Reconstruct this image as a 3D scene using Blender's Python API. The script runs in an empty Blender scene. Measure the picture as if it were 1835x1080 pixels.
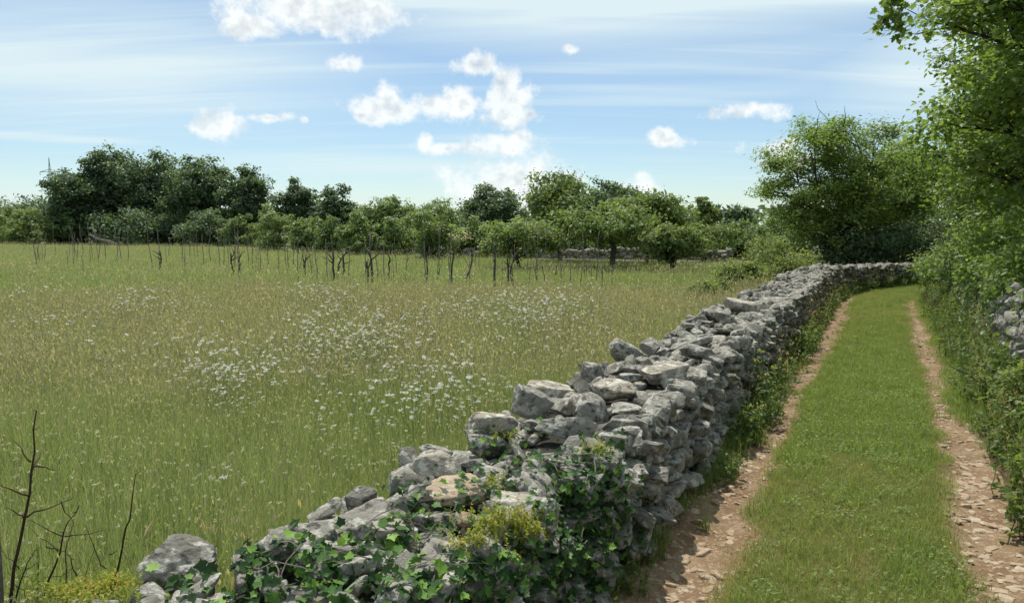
import bpy, math, random
import numpy as np
from mathutils import Vector, Matrix, Euler
from mathutils.bvhtree import BVHTree

# ------------------------------------------------------------------ camera, sky, sun, exposure
R = math.radians
scene = bpy.context.scene
COL = scene.collection
F, CX, CY, HY, CAMZ = 1300.0, 917.5, 540.0, 402.0, 1.75     # photo: focal px, centre, horizon row; eye height
PITCH = math.atan((CY - HY) / F)
cam_d = bpy.data.cameras.new('camera'); cam = bpy.data.objects.new('camera', cam_d); COL.objects.link(cam)
cam.location = (0, 0, CAMZ); cam.rotation_euler = (math.pi / 2 - PITCH, 0, 0)
cam_d.sensor_width = 36.0; cam_d.lens = F / 1835.0 * 36.0; cam_d.clip_start = 0.05; cam_d.clip_end = 5000
scene.camera = cam

SUN_AZ, SUN_EL = R(-14), R(65)          # azimuth from +Y towards +X
world = bpy.data.worlds.new('World'); scene.world = world; world.use_nodes = True
world.cycles.sampling_method = 'MANUAL'; world.cycles.sample_map_resolution = 256
sun_d = bpy.data.lights.new('sun', 'SUN'); sun = bpy.data.objects.new('sun', sun_d); COL.objects.link(sun)
sun_d.energy = 3.5; sun_d.angle = R(0.6); sun_d.color = (1.0, 0.95, 0.86)
SD = Vector((math.sin(SUN_AZ) * math.cos(SUN_EL), math.cos(SUN_AZ) * math.cos(SUN_EL), math.sin(SUN_EL)))
sun.rotation_euler = SD.to_track_quat('Z', 'Y').to_euler()
sun.location = (0, 0, 30)
vs = scene.view_settings
vs.view_transform = 'Standard'; vs.look = 'None'; vs.exposure = 0.47; vs.gamma = 1.0; vs.use_curve_mapping = False
scene.render.engine = 'CYCLES'
cy = scene.cycles
cy.use_denoising = True; cy.denoiser = 'OPENIMAGEDENOISE'
cy.max_bounces = 4; cy.diffuse_bounces = 3; cy.glossy_bounces = 1; cy.transmission_bounces = 3; cy.transparent_max_bounces = 4
cy.use_adaptive_sampling = True; cy.adaptive_threshold = 0.015

def pix_dir(px, py):
    sp, cp = math.sin(PITCH), math.cos(PITCH)
    a, b = (px - CX) / F, (CY - py) / F
    return Vector((a, cp + b * sp, -sp + b * cp))
def at_z(px, py, z):
    d = pix_dir(px, py); k = (z - CAMZ) / d.z
    return Vector((d.x * k, d.y * k, z))
def at_y(px, py, y):
    d = pix_dir(px, py); k = y / d.y
    return Vector((d.x * k, y, CAMZ + d.z * k))
def project(p):
    sp, cp = math.sin(PITCH), math.cos(PITCH)
    p = np.asarray(p, float); x, y, z = p[..., 0], p[..., 1], p[..., 2] - CAMZ
    dep = y * cp - z * sp; up = y * sp + z * cp
    dd = np.where(dep > 0.05, dep, 0.05)
    return CX + F * x / dd, CY - F * up / dd, dep

# ---- node helpers
class NT:
    def __init__(s, tree): s.t = tree; s.n = tree.nodes; s.l = tree.links
    def new(s, typ, **kw):
        n = s.n.new(typ)
        for k, v in kw.items(): setattr(n, k, v)
        return n
    def put(s, sock, v):
        if isinstance(v, bpy.types.NodeSocket): s.l.new(v, sock)
        elif v is not None: sock.default_value = v
    def math(s, op, a, b=None, c=None, clamp=False):
        n = s.new('ShaderNodeMath', operation=op, use_clamp=clamp)
        for i, v in enumerate((a, b, c)):
            if v is not None: s.put(n.inputs[i], v)
        return n.outputs[0]
    def vmath(s, op, a, b=None, out=0):
        n = s.new('ShaderNodeVectorMath', operation=op)
        s.put(n.inputs[0], a)
        if b is not None: s.put(n.inputs[1], b)
        return n.outputs[out]
    def noise(s, vec, scale=5, detail=3, rough=0.5, dim='3D', dist=0.0, out='Fac', lac=2.0):
        n = s.new('ShaderNodeTexNoise', noise_dimensions=dim)
        if vec is not None: s.put(n.inputs['Vector'], vec)
        n.inputs['Scale'].default_value = scale; n.inputs['Detail'].default_value = detail
        n.inputs['Roughness'].default_value = rough; n.inputs['Distortion'].default_value = dist
        n.inputs['Lacunarity'].default_value = lac
        return n.outputs[out]
    def mapr(s, v, a, b, c=0.0, d=1.0, smooth=True):
        n = s.new('ShaderNodeMapRange', interpolation_type='SMOOTHSTEP' if smooth else 'LINEAR')
        s.put(n.inputs[0], v)
        for i, q in enumerate((a, b, c, d)): s.put(n.inputs[1 + i], q)
        return n.outputs[0]
    def mix(s, f, a, b, blend='MIX'):
        n = s.new('ShaderNodeMix', data_type='RGBA', blend_type=blend)
        s.put(n.inputs[0], f)
        for i, q in ((6, a), (7, b)):
            if isinstance(q, tuple) and len(q) == 3: q = (*q, 1.0)
            s.put(n.inputs[i], q)
        return n.outputs[2]
    def ramp(s, f, stops):
        n = s.new('ShaderNodeValToRGB'); s.put(n.inputs[0], f)
        e = n.color_ramp.elements
        while len(e) < len(stops): e.new(0.5)
        for el, (p, c) in zip(e, stops): el.position = p; el.color = (*c, 1.0)
        return n.outputs[0]

# ---- sky: Nishita with high cirrus veils and small cumulus, all in world directions
def build_sky():
    w = NT(world.node_tree); w.n.clear()
    out = w.new('ShaderNodeOutputWorld'); bg = w.new('ShaderNodeBackground')
    w.l.new(bg.outputs[0], out.inputs[0])
    sky = w.new('ShaderNodeTexSky', sky_type='NISHITA', sun_disc=False)
    sky.sun_elevation = SUN_EL; sky.sun_rotation = SUN_AZ
    sky.air_density = 1.0; sky.dust_density = 0.25; sky.ozone_density = 2.5; sky.altitude = 200
    S = 0.095
    bg.inputs[1].default_value = S
    tc = w.new('ShaderNodeTexCoord').outputs['Generated']
    d = w.vmath('NORMALIZE', tc)
    sep = w.new('ShaderNodeSeparateXYZ'); w.l.new(d, sep.inputs[0])
    x, y, z = sep.outputs
    az = w.math('ARCTAN2', x, y)
    el = w.math('ARCSINE', z)
    def comb(a, b, c=0.0):
        n = w.new('ShaderNodeCombineXYZ')
        for i, v in enumerate((a, b, c)): w.put(n.inputs[i], v)
        return n.outputs[0]
    ae = comb(az, el)
    G = w; v = ae
    n1 = G.noise(v, 24, 8, 0.66); n2 = G.noise(v, 9, 3, 0.5)
    def ang(px, py):
        q = pix_dir(px, py).normalized(); return math.atan2(q.x, q.y), math.asin(q.z)
    blobs = [(560, 22, 112, 36, 1), (450, 45, 55, 22, .95), (640, 30, 70, 40, .9), (622, 112, 26, 15, .9), (850, 118, 44, 22, .95), 
             (700, 196, 70, 22, 1.05), (700, 172, 26, 22, 1.05), (775, 190, 50, 22, 1.05), (825, 180, 34, 28, 1.0), (650, 205, 24, 14, .95),
             (905, 165, 30, 36, 1.05), (908, 205, 42, 30, 1.05), (935, 175, 36, 34, .7), (945, 205, 30, 20, .75),
             (762, 256, 18, 16, .95), (800, 266, 60, 12, .85), (905, 262, 55, 24, 1.0), (930, 250, 30, 18, 1.0),
             (915, 335, 90, 40, 1.1), (960, 318, 46, 34, 1.05), (870, 330, 40, 20, .95),
             (396, 222, 32, 20, 1.1), (372, 232, 30, 14, 1.0), (480, 212, 42, 9, .75), (515, 208, 22, 12, .7), (546, 215, 12, 8, .7),
             (1330, 200, 54, 15, .95), (1352, 194, 30, 12, .95), (1195, 250, 40, 15, .9), (1190, 240, 22, 14, .9), 
             (1020, 88, 16, 10, .75), (1155, 335, 36, 22, .95), (1400, 262, 55, 20, .75), (1420, 285, 60, 18, .8), 
             ]
    lst = []
    for (px, py, rx, ry, st) in blobs:
        a, e = ang(px, py); lst.append((a, e, rx / F, ry / F, st))
    cur = None
    for (a, e, rx, ry, st) in lst:
        k = 1.22
        m = G.new('ShaderNodeMapping'); m.vector_type = 'POINT'
        G.l.new(v, m.inputs[0])
        m.inputs['Scale'].default_value = (1 / (rx * k), 1 / (ry * k), 0)
        m.inputs['Location'].default_value = (-a / (rx * k), -e / (ry * k), 0)
        ln = G.vmath('LENGTH', m.outputs[0], out=1)
        f = G.math('SUBTRACT', st, ln)
        cur = f if cur is None else G.math('SMOOTH_MAX', cur, f, 0.12)
    # the same sort of scattered cumulus all round, beyond the frame
    lowc = G.noise(v, 5.5, 1, .5)
    away = G.math('MULTIPLY', G.mapr(G.math('ABSOLUTE', az), .70, .85), G.mapr(el, .75, .6))
    cur = G.math('MAXIMUM', cur, G.math('SUBTRACT', G.math('MULTIPLY', away, G.math('MULTIPLY', lowc, 3.2)), 1.9))
    nn = G.math('ADD', G.math('MULTIPLY', G.math('SUBTRACT', n1, .5), 2.7), G.math('MULTIPLY', G.math('SUBTRACT', n2, .5), .8))
    res = G.math('ADD', cur, nn)
    f0 = res
    alpha = w.mapr(f0, -0.10, 0.60)
    na = w.noise(ae, 17, 4, .55); nb = w.noise(w.vmath('ADD', ae, (-0.004, 0.016, 0)), 17, 4, .55)
    shade = w.math('ADD', w.mapr(f0, .45, 1.5, 0, .6), w.math('MULTIPLY', w.math('SUBTRACT', nb, na), 4.2), clamp=True)
    W = 1.0 / S
    ccol = w.mix(shade, (0.72 * W, 0.745 * W, 0.74 * W), (0.40 * W, 0.455 * W, 0.50 * W))
    # cirrus: a thin layer in perspective, streaks crossing the view
    inv = w.math('DIVIDE', 1.0, w.math('ADD', w.math('MAXIMUM', z, 0.0), 0.10))
    pl = comb(w.math('MULTIPLY', x, inv), w.math('MULTIPLY', y, inv))
    mp = w.new('ShaderNodeMapping'); w.l.new(pl, mp.inputs[0])
    mp.inputs['Rotation'].default_value = (0, 0, R(-14)); mp.inputs['Scale'].default_value = (0.32, 1.7, 1)
    c1 = w.noise(mp.outputs[0], 1.1, 5, .55, dist=.5)
    mp2 = w.new('ShaderNodeMapping'); w.l.new(pl, mp2.inputs[0])
    mp2.inputs['Rotation'].default_value = (0, 0, R(-8)); mp2.inputs['Scale'].default_value = (0.5, 5.5, 1); mp2.inputs['Location'].default_value = (3, 1, 0)
    c2 = w.noise(mp2.outputs[0], 1.0, 4, .5, dist=.3)
    soft = None
    for (px, py, rx, ry, st) in [(1150, -45, 780, 125, 1.6), (160, 110, 520, 120, .85), (40, 20, 420, 70, .6), (660, 296, 300, 24, .9), (60, 245, 210, 9, .8), (1760, 120, 260, 90, 1.0),
                                 (1250, 165, 420, 26, .45), (860, 300, 160, 60, .5), (1300, 90, 500, 60, .35), (300, 190, 300, 14, .5), (1420, 400, 420, 50, .2), (200, 400, 700, 90, .45)]:
        a, e = ang(px, py)
        m = w.new('ShaderNodeMapping'); w.l.new(ae, m.inputs[0])
        rx /= F; ry /= F
        rot = -0.03
        m.inputs['Scale'].default_value = (1 / rx, 1 / ry, 0); m.inputs['Location'].default_value = (-a / rx, -e / ry, 0)
        ln = w.vmath('LENGTH', m.outputs[0], out=1)
        q = w.math('MULTIPLY', w.mapr(ln, 1.25, 0.1), st)
        soft = q if soft is None else w.math('MAXIMUM', soft, q)
    # beyond the frame the veil goes on at its mean thickness
    rear = w.math('MULTIPLY', w.mapr(w.math('ABSOLUTE', az), .62, 1.1), .55)
    high = w.math('MULTIPLY', w.mapr(el, .33, .5), .7)
    soft = w.math('MAXIMUM', soft, w.math('MAXIMUM', rear, high))
    ci = w.math('MULTIPLY', soft, w.math('ADD', .42, w.math('MULTIPLY', w.mapr(c1, .3, .72), .55)))
    ci = w.math('ADD', ci, w.math('MULTIPLY', w.mapr(c2, .47, .75), .26))
    ci = w.math('MINIMUM', w.math('ADD', w.math('MULTIPLY', ci, 1.08), .15), .94)
    skyc = w.mix(1.0, sky.outputs[0], (0.80, 0.88, 0.905, 1), 'MULTIPLY')
    veil = w.mix(ci, skyc, (0.555 * W, 0.655 * W, 0.68 * W))
    fin = w.mix(w.math('MULTIPLY', alpha, w.mapr(na, .3, .6, .72, .97)), veil, ccol)
    w.l.new(fin, bg.inputs[0])
build_sky()

# ------------------------------------------------------------------ numpy noise, geometry helpers
def _h(ix, iy, iz, seed):
    h = (ix.astype(np.int64) * 374761393 + iy.astype(np.int64) * 668265263 + iz.astype(np.int64) * 2147483647 + seed * 974634777) & 0xffffffff
    h = ((h ^ (h >> 13)) * 1274126177) & 0xffffffff
    h = ((h ^ (h >> 16)) * 2246822519) & 0xffffffff
    return ((h ^ (h >> 15)) & 0xffffff) / float(0xffffff)
def vnoise(p, seed=0):
    p = np.asarray(p, float); i = np.floor(p).astype(np.int64); f = p - i; f = f * f * (3 - 2 * f)
    r = 0
    for dx in (0, 1):
        for dy in (0, 1):
            for dz in (0, 1):
                wgt = (f[..., 0] if dx else 1 - f[..., 0]) * (f[..., 1] if dy else 1 - f[..., 1]) * (f[..., 2] if dz else 1 - f[..., 2])
                r = r + wgt * _h(i[..., 0] + dx, i[..., 1] + dy, i[..., 2] + dz, seed)
    return r
def fbm(p, o=3, seed=0):
    p = np.asarray(p, float); a, s, t = 1.0, 0, 0
    for k in range(o):
        s = s + a * vnoise(p * 2 ** k + 17.3 * k, seed + k); t += a; a *= .5
    return s / t
def n2(x, y, sc=1.0, o=3, seed=0):
    x, y = np.broadcast_arrays(np.asarray(x, float), np.asarray(y, float))
    return fbm(np.stack([x * sc, y * sc, np.zeros_like(x) + seed * .37], -1), o, seed)

def np_mesh(name, verts, faces, smooth=False, attrs=None, mats=None, fmat=None):
    """faces: int array (n,k) or list of such arrays"""
    if not isinstance(faces, list): faces = [faces]
    faces = [f for f in faces if len(f)]
    me = bpy.data.meshes.new(name)
    verts = np.ascontiguousarray(verts, np.float32)
    me.vertices.add(len(verts)); me.vertices.foreach_set('co', verts.ravel())
    nl = sum(f.size for f in faces); npoly = sum(len(f) for f in faces)
    me.loops.add(nl); me.polygons.add(npoly)
    me.loops.foreach_set('vertex_index', np.concatenate([f.ravel() for f in faces]).astype(np.int32))
    tot = np.concatenate([np.full(len(f), f.shape[1]) for f in faces]).astype(np.int32)
    st = np.concatenate([[0], np.cumsum(tot)[:-1]]).astype(np.int32)
    me.polygons.foreach_set('loop_start', st)
    if fmat is not None: me.polygons.foreach_set('material_index', np.asarray(fmat, np.int32))
    me.polygons.foreach_set('use_smooth', np.full(npoly, bool(smooth)))
    me.update(calc_edges=True)
    for k, v in (attrs or {}).items():
        a = me.attributes.new(k, 'FLOAT', 'POINT'); a.data.foreach_set('value', np.ascontiguousarray(v, np.float32))
    for m in (mats or []): me.materials.append(m)
    return me

class MB:
    """collects pieces with one tint attribute"""
    def __init__(s): s.v = []; s.f = {}; s.t = []; s.n = 0
    def add(s, v, f, tint=0.5):
        v = np.asarray(v, float)
        for ff in (f if isinstance(f, list) else [f]):
            if len(ff): s.f.setdefault(ff.shape[1], []).append(np.asarray(ff) + s.n)
        s.v.append(v); s.t.append(np.full(len(v), tint) if np.isscalar(tint) else tint); s.n += len(v)
    def mesh(s, name, mat, smooth=False, off=(0, 0, 0)):
        fs = [np.concatenate(x) for x in s.f.values()]
        return np_mesh(name, np.concatenate(s.v) - np.asarray(off), fs, smooth, {'tint': np.concatenate(s.t)}, [mat] if mat else None)

def tube(pts, rad, n=6, cap=True):
    pts = np.asarray(pts, float); rad = np.asarray(rad, float); m = len(pts)
    tan = np.gradient(pts, axis=0); tan /= np.linalg.norm(tan, axis=1)[:, None] + 1e-9
    ref = np.where(np.abs(tan[:, 2:3]) > .9, [[1., 0, 0]], [[0, 0, 1.]])
    a = np.cross(tan, ref); a /= np.linalg.norm(a, axis=1)[:, None] + 1e-9
    for i in range(1, m):
        if np.dot(a[i], a[i - 1]) < 0: a[i] = -a[i]
    b = np.cross(tan, a)
    th = np.arange(n) * 2 * np.pi / n
    v = pts[:, None] + rad[:, None, None] * (np.cos(th)[None, :, None] * a[:, None] + np.sin(th)[None, :, None] * b[:, None])
    v = v.reshape(-1, 3)
    i = np.arange(m - 1)[:, None] * n; j = np.arange(n)[None]; k = (j + 1) % n
    f = [np.stack([i + j, i + k, i + n + k, i + n + j], -1).reshape(-1, 4)]
    if cap: f.append(((m - 1) * n + np.arange(n))[None]); f.append(np.arange(n)[::-1][None])
    return v, f

def bend(p0, p1, k, rng, wob=.12, sag=0.0):
    p0, p1 = np.asarray(p0, float), np.asarray(p1, float); L = np.linalg.norm(p1 - p0)
    t = np.linspace(0, 1, k)[:, None]
    w = np.cumsum(rng.normal(0, 1, (k, 3)), axis=0); w -= t * w[-1]; w[0] = 0
    return p0 + (p1 - p0) * t + w * wob * L / k + np.array([0, 0, 1.]) * sag * L * 4 * t * (1 - t)

def obj(name, me, parent=None, loc=(0, 0, 0), rot=(0, 0, 0), scale=(1, 1, 1), kind=None):
    o = bpy.data.objects.new(name, me); COL.objects.link(o)
    o.location = loc; o.rotation_euler = rot; o.scale = scale
    if parent is not None: o.parent = parent
    if kind: o['kind'] = kind
    return o
def tag(o, label=None, cat=None, group=None, kind=None):
    if label: o['label'] = label
    if cat: o['category'] = cat
    if group: o['group'] = group
    if kind: o['kind'] = kind
    return o
def thing(name, label, cat, loc=(0, 0, 0), group=None):
    o = bpy.data.objects.new(name, None); COL.objects.link(o); o.location = loc
    o.empty_display_size = .2
    return tag(o, label, cat, group)

# ------------------------------------------------------------------ materials
def new_mat(name):
    m = bpy.data.materials.new(name); m.use_nodes = True
    t = NT(m.node_tree); t.n.clear(); out = t.new('ShaderNodeOutputMaterial')
    return m, t, out
def principled(t, out, col, rough=.8, spec=.3, normal=None):
    b = t.new('ShaderNodeBsdfPrincipled'); t.put(b.inputs['Base Color'], col if not (isinstance(col, tuple) and len(col) == 3) else (*col, 1))
    t.put(b.inputs['Roughness'], rough); b.inputs['Specular IOR Level'].default_value = spec
    if normal is not None: t.l.new(normal, b.inputs['Normal'])
    if out is not None: t.l.new(b.outputs[0], out.inputs[0])
    return b
def bump(t, h, dist=.02, strength=1.0):
    n = t.new('ShaderNodeBump'); n.inputs['Strength'].default_value = strength; n.inputs['Distance'].default_value = dist
    t.l.new(h, n.inputs['Height']); return n.outputs[0]
def attr(t, name='tint'):
    n = t.new('ShaderNodeAttribute', attribute_name=name); return n.outputs['Fac']

def leaf_mat(name, stops, trans=.35, rough=.45, spec=.35, rnd='attr', tcol=(1.45, 1.45, .75)):
    """leaf colour by the leaf's own tint; light passes through"""
    m, t, out = new_mat(name)
    f = attr(t) if rnd == 'attr' else t.new('ShaderNodeObjectInfo').outputs['Random']
    if rnd == 'both':
        f = t.math('ADD', t.math('MULTIPLY', attr(t), .8), t.math('MULTIPLY', t.new('ShaderNodeObjectInfo').outputs['Random'], .2))
    c = t.ramp(f, stops)
    b = principled(t, None, c, rough, spec)
    tr = t.new('ShaderNodeBsdfTranslucent'); t.l.new(t.mix(1.0, c, (*tcol, 1), 'MULTIPLY'), tr.inputs[0])
    mx = t.new('ShaderNodeMixShader'); mx.inputs[0].default_value = min(.5, trans + .1)
    t.l.new(b.outputs[0], mx.inputs[1]); t.l.new(tr.outputs[0], mx.inputs[2]); t.l.new(mx.outputs[0], out.inputs[0])
    return m

def stone_mat(name, rnd, warm=0.0, bright=1.0):
    m, t, out = new_mat(name)
    tcn = t.new('ShaderNodeTexCoord').outputs['Object']
    if rnd == 'object':
        r = t.new('ShaderNodeObjectInfo').outputs['Random']
        geo = t.new('ShaderNodeNewGeometry').outputs['Position']
        v = geo
    else:
        r = attr(t); v = t.new('ShaderNodeNewGeometry').outputs['Position']
    big = t.noise(v, 7, 4, .6); fine = t.noise(v, 45, 5, .65); pit = t.noise(v, 22, 4, .6)
    lich = t.noise(v, 14, 5, .62, dist=.4)
    k = bright
    c = t.mix(r, (.135 * k, .126 * k, .104 * k), (.30 * k, .284 * k, .238 * k))
    c = t.mix(t.mapr(big, .35, .7), c, (.235 * k, .222 * k, .190 * k))
    c = t.mix(t.math('MULTIPLY', t.mapr(lich, .50, .60), .75), c, (.48 * k, .462 * k, .405 * k))
    c = t.mix(t.math('MULTIPLY', t.mapr(pit, .54, .64), .8), c, (.06, .057, .05))
    c = t.mix(t.math('MULTIPLY', t.mapr(fine, .5, .72), .5), c, (.10, .097, .085))
    if warm: c = t.mix(warm, c, (.47, .33, .20))
    h = t.math('ADD', t.math('MULTIPLY', fine, .5), t.math('MULTIPLY', pit, -.7))
    principled(t, out, c, .92, .15, bump(t, h, .02, 1.0))
    return m

def mix_ground(name, cols, scale, fine_scale, bdist):
    m, t, out = new_mat(name); v = t.new('ShaderNodeNewGeometry').outputs['Position']
    a = t.noise(v, scale, 4, .6); b = t.noise(v, fine_scale, 5, .65)
    c = t.ramp(t.math('ADD', t.math('MULTIPLY', a, .6), t.math('MULTIPLY', b, .4)), cols)
    principled(t, out, c, .95, .1, bump(t, b, bdist))
    return m

M = {}
M['field'] = mix_ground('meadow_soil', [(.3, (.085, .095, .04)), (.5, (.13, .135, .06)), (.7, (.15, .14, .075))], .6, 18, .03)
M['bark'] = mix_ground('bark', [(.3, (.05, .045, .037)), (.6, (.13, .12, .10)), (.8, (.20, .19, .165))], 6, 40, .02)
M['bark_dark'] = mix_ground('bark_dark', [(.3, (.03, .026, .02)), (.7, (.09, .08, .065))], 6, 40, .02)
M['dead_wood'] = mix_ground('weathered_wood', [(.3, (.10, .085, .07)), (.55, (.20, .175, .15)), (.8, (.32, .29, .25))], 5, 50, .01)
M['twig'] = mix_ground('dead_twig', [(.3, (.028, .018, .014)), (.6, (.07, .045, .033)), (.8, (.15, .12, .10))], 9, 60, .004)
M['vine_wood'] = mix_ground('vine_bark', [(.3, (.045, .038, .03)), (.7, (.12, .105, .09))], 9, 60, .01)
M['stone_obj'] = stone_mat('limestone', 'object'); M['stone_fill'] = stone_mat('limestone_rubble', 'attr')
M['stone_tan'] = stone_mat('tan_limestone', 'object', .5, 1.1)
M['stone_pale'] = stone_mat('pale_limestone', 'object', .12, 1.35)
M['chip_obj'] = stone_mat('pale_track_stone', 'object', .58, 1.12); M['chip_fill'] = stone_mat('track_chippings', 'attr', .58, 1.1)
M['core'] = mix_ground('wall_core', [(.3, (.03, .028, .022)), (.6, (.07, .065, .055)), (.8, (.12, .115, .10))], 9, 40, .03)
M['steel'], _t, _o = new_mat('galvanised_steel'); principled(_t, _o, (.28, .30, .32), .5, .5)

# ------------------------------------------------------------------ the place's layout: lane coordinates
TH = math.atan((1590 - CX) / F * math.cos(PITCH))
ST, CT = math.sin(TH), math.cos(TH)
def curve_c(s):
    s = np.asarray(s, float); return np.where(s > 18, (s - 18) ** 2 * .06, 0.0)
def lane_xy(s, w):
    """s along the lane, w metres to the right of its middle (the lane bends right beyond s = 18)"""
    s = np.asarray(s, float); w = np.asarray(w, float)
    t = curve_c(s); ds = np.where(s > 18, (s - 18) * .12, 0.0)
    nrm = np.sqrt(1 + ds * ds); s2 = s - w * ds / nrm; t2 = t + w / nrm
    return s2 * ST + t2 * CT, s2 * CT - t2 * ST
def to_st(x, y): return x * ST + y * CT, x * CT - y * ST
def lane_w(x, y):
    s, t = to_st(np.asarray(x, float), np.asarray(y, float)); ds = np.where(s > 18, (s - 18) * .12, 0.0)
    return s, (t - curve_c(s)) / np.sqrt(1 + ds * ds)
def sstep(x, a, b):
    u = np.clip((x - a) / (b - a), 0, 1); return u * u * (3 - 2 * u)
RUTL, RUTR = -.81, .555
def lane_z(s, w):
    z = .02 - .055 * np.exp(-((w - RUTL) / .17) ** 2) - .06 * np.exp(-((w - RUTR) / .17) ** 2)
    z = z + .03 * (n2(s, w, 2.2, 3, 3) - .5) + .014 * (n2(s, w, 9, 2, 4) - .5)
    return z
def ground_z(x, y):
    s, w = lane_w(x, y)
    f = .06 + .10 * (n2(x, y, .12, 2, 8) - .5)                        # meadow
    b = .95 + .15 * (n2(x, y, .5, 2, 9) - .5)                         # raised ground right of the lane
    lo = -.10
    z = np.where(w < 0, f + (lo - f) * sstep(w, -1.75, -1.2), lo + (b - lo) * sstep(w, 1.15, 1.9))
    ahead = sstep(s, 30, 36)
    return np.where(w >= 0, z * (1 - ahead) + f * ahead, z)

def grid(nu, nv):
    i = np.arange(nu - 1)[:, None]; j = np.arange(nv - 1)[None]
    a = i * nv + j
    return np.stack([a, a + nv, a + nv + 1, a + 1], -1).reshape(-1, 4)

def build_ground():
    ax = np.concatenate([-np.geomspace(1500, 30, 26), np.linspace(-29.5, 29.5, 150), np.geomspace(30, 1500, 26)])
    ay = np.concatenate([-np.geomspace(1500, 6, 24), np.linspace(-5.6, 46, 150), np.geomspace(46.5, 2500, 30)])
    X, Y = np.meshgrid(ax, ay, indexing='ij')
    Z = ground_z(X, Y)
    far = sstep(np.hypot(X, Y), 60, 140); Z = Z * (1 - far) + .05 * far
    me = np_mesh('ground', np.stack([X, Y, Z], -1).reshape(-1, 3), grid(len(ax), len(ay)), True, mats=[M['field']])
    obj('ground', me, kind='structure')

def lane_material():
    m, t, out = new_mat('lane_earth')
    v = t.new('ShaderNodeNewGeometry').outputs['Position']
    w = attr(t, 'lane_w'); r = attr(t, 'rut')
    a = t.noise(v, 3.5, 4, .6); b = t.noise(v, 30, 5, .7); c3 = t.noise(v, 110, 3, .6)
    dirt = t.ramp(a, [(.25, (.15, .088, .046)), (.5, (.245, .162, .095)), (.75, (.35, .255, .165))])
    dirt = t.mix(t.math('MULTIPLY', t.mapr(b, .50, .64), .7), dirt, (.44, .35, .25))
    dirt = t.mix(t.math('MULTIPLY', t.mapr(c3, .52, .68), .55), dirt, (.095, .06, .036))
    sod = t.ramp(b, [(.3, (.085, .10, .035)), (.6, (.14, .15, .06)), (.8, (.20, .165, .09))])
    col = t.mix(t.mapr(t.math('ADD', r, t.math('MULTIPLY', t.math('SUBTRACT', b, .5), .55)), .22, .52), sod, dirt)
    principled(t, out, col, .95, .1, bump(t, t.math('ADD', b, t.math('MULTIPLY', c3, .4)), .02))
    return m
def rutness(s, w):
    wob = (n2(s, w, 1.3, 3, 21) - .5) * .22
    wob2 = (n2(s, w, 5, 2, 22) - .5) * .16
    hl = np.where(s < 5, .225, .19); hr = np.where(s < 6, .18, .16)
    hl = hl * (1 - .35 * sstep(s, 15, 19)); hr = hr * (1 - .2 * sstep(s, 15, 19))
    l = sstep(np.abs(w + wob * .6 - (RUTL + .02)) + wob2, hl + .06, hl - .06)
    r = sstep(np.abs(w + wob * .5 - RUTR) + wob2, hr + .06, hr - .06)
    r = np.maximum(r, sstep(w + wob, .6, .72) * (1 - sstep(s, 5.5, 8.0)) * .8)      # worn earth below the bank
    endf = 1 - sstep(s, 18.5, 20.5)
    # bare scuffed places on the middle strip
    sx, sy = at_z(1530, 840, 0).x, at_z(1530, 840, 0).y
    s1, w1 = lane_w(sx, sy)
    mott = (n2(s, w, 7, 3, 24) - .5) * .9
    sp = sstep(np.hypot((s - s1) * .8, w - w1) + wob * 1.6 + mott * .5, .26, .06) * .62
    s2_, w2_ = lane_w(at_z(1500, 1000, 0).x, at_z(1500, 1000, 0).y)
    sp2 = sstep(np.hypot((s - s2_) * .7, w - w2_) + wob * 2 + mott * .7, .30, .02) * .5
    return np.maximum(np.maximum(l, r) * endf, np.maximum(sp, sp2))
def build_lane():
    s = np.linspace(-3, 33, 520); w = np.linspace(-1.5, 1.45, 76)
    S, Wd = np.meshgrid(s, w, indexing='ij')
    X, Y = lane_xy(S, Wd); Z = lane_z(S, Wd)
    Z = Z - .12 * sstep(np.abs(Wd), 1.28, 1.5)
    me = np_mesh('lane', np.stack([X, Y, Z], -1).reshape(-1, 3), grid(len(s), len(w)), True,
                 {'lane_w': Wd.ravel(), 'rut': rutness(S, Wd).ravel()}, [lane_material()])
    return obj('lane', me, kind='structure')
build_ground(); LANE = build_lane()

# ------------------------------------------------------------------ stones
def ico(level):
    import bmesh
    bm = bmesh.new(); bmesh.ops.create_icosphere(bm, subdivisions=level, radius=1.0)
    v = np.array([x.co[:] for x in bm.verts]); f = np.array([[q.index for q in x.verts] for x in bm.faces]); bm.free()
    return v / np.linalg.norm(v, axis=1)[:, None], f
ICO = {k: ico(k) for k in (1, 2, 3, 4, 5)}
def stone_shape(seed, level, sharp=26, rough=.10):
    """angular limestone block: a rounded random polyhedron, roughened; fits about a unit cube"""
    rng = np.random.default_rng(seed)
    d, f = ICO[level]
    n = rng.normal(size=(9, 3)); n /= np.linalg.norm(n, axis=1)[:, None]
    n = np.concatenate([n, np.eye(3) + rng.normal(0, .18, (3, 3)), -np.eye(3) + rng.normal(0, .18, (3, 3))])
    n /= np.linalg.norm(n, axis=1)[:, None]
    h = np.concatenate([rng.uniform(.66, 1.1, 9), rng.uniform(.74, .95, 6)])
    q = np.clip(d @ n.T / h, 0, None)
    r = 1 / (np.sum(q ** sharp, axis=1) ** (1 / sharp))
    r = r * (1 + rough * 1.3 * (fbm(d * 1.8 + seed * 3.1, 3, seed) - .5) + rough * .9 * (fbm(d * 5 + seed, 3, seed + 5) - .5) - (.16 * np.clip(fbm(d * 11 + seed, 3, seed + 9) - .52, 0, 1) if level > 3 else 0))
    v = d * r[:, None]
    v /= np.abs(v).max(axis=0)
    return v * .5, f
SHAPES = {lv: [stone_shape(100 + k, lv, 18 if k % 3 else 34, .20 if k % 4 == 0 else .12) for k in range(14)] for lv in (2, 3, 4, 5)}
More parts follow.
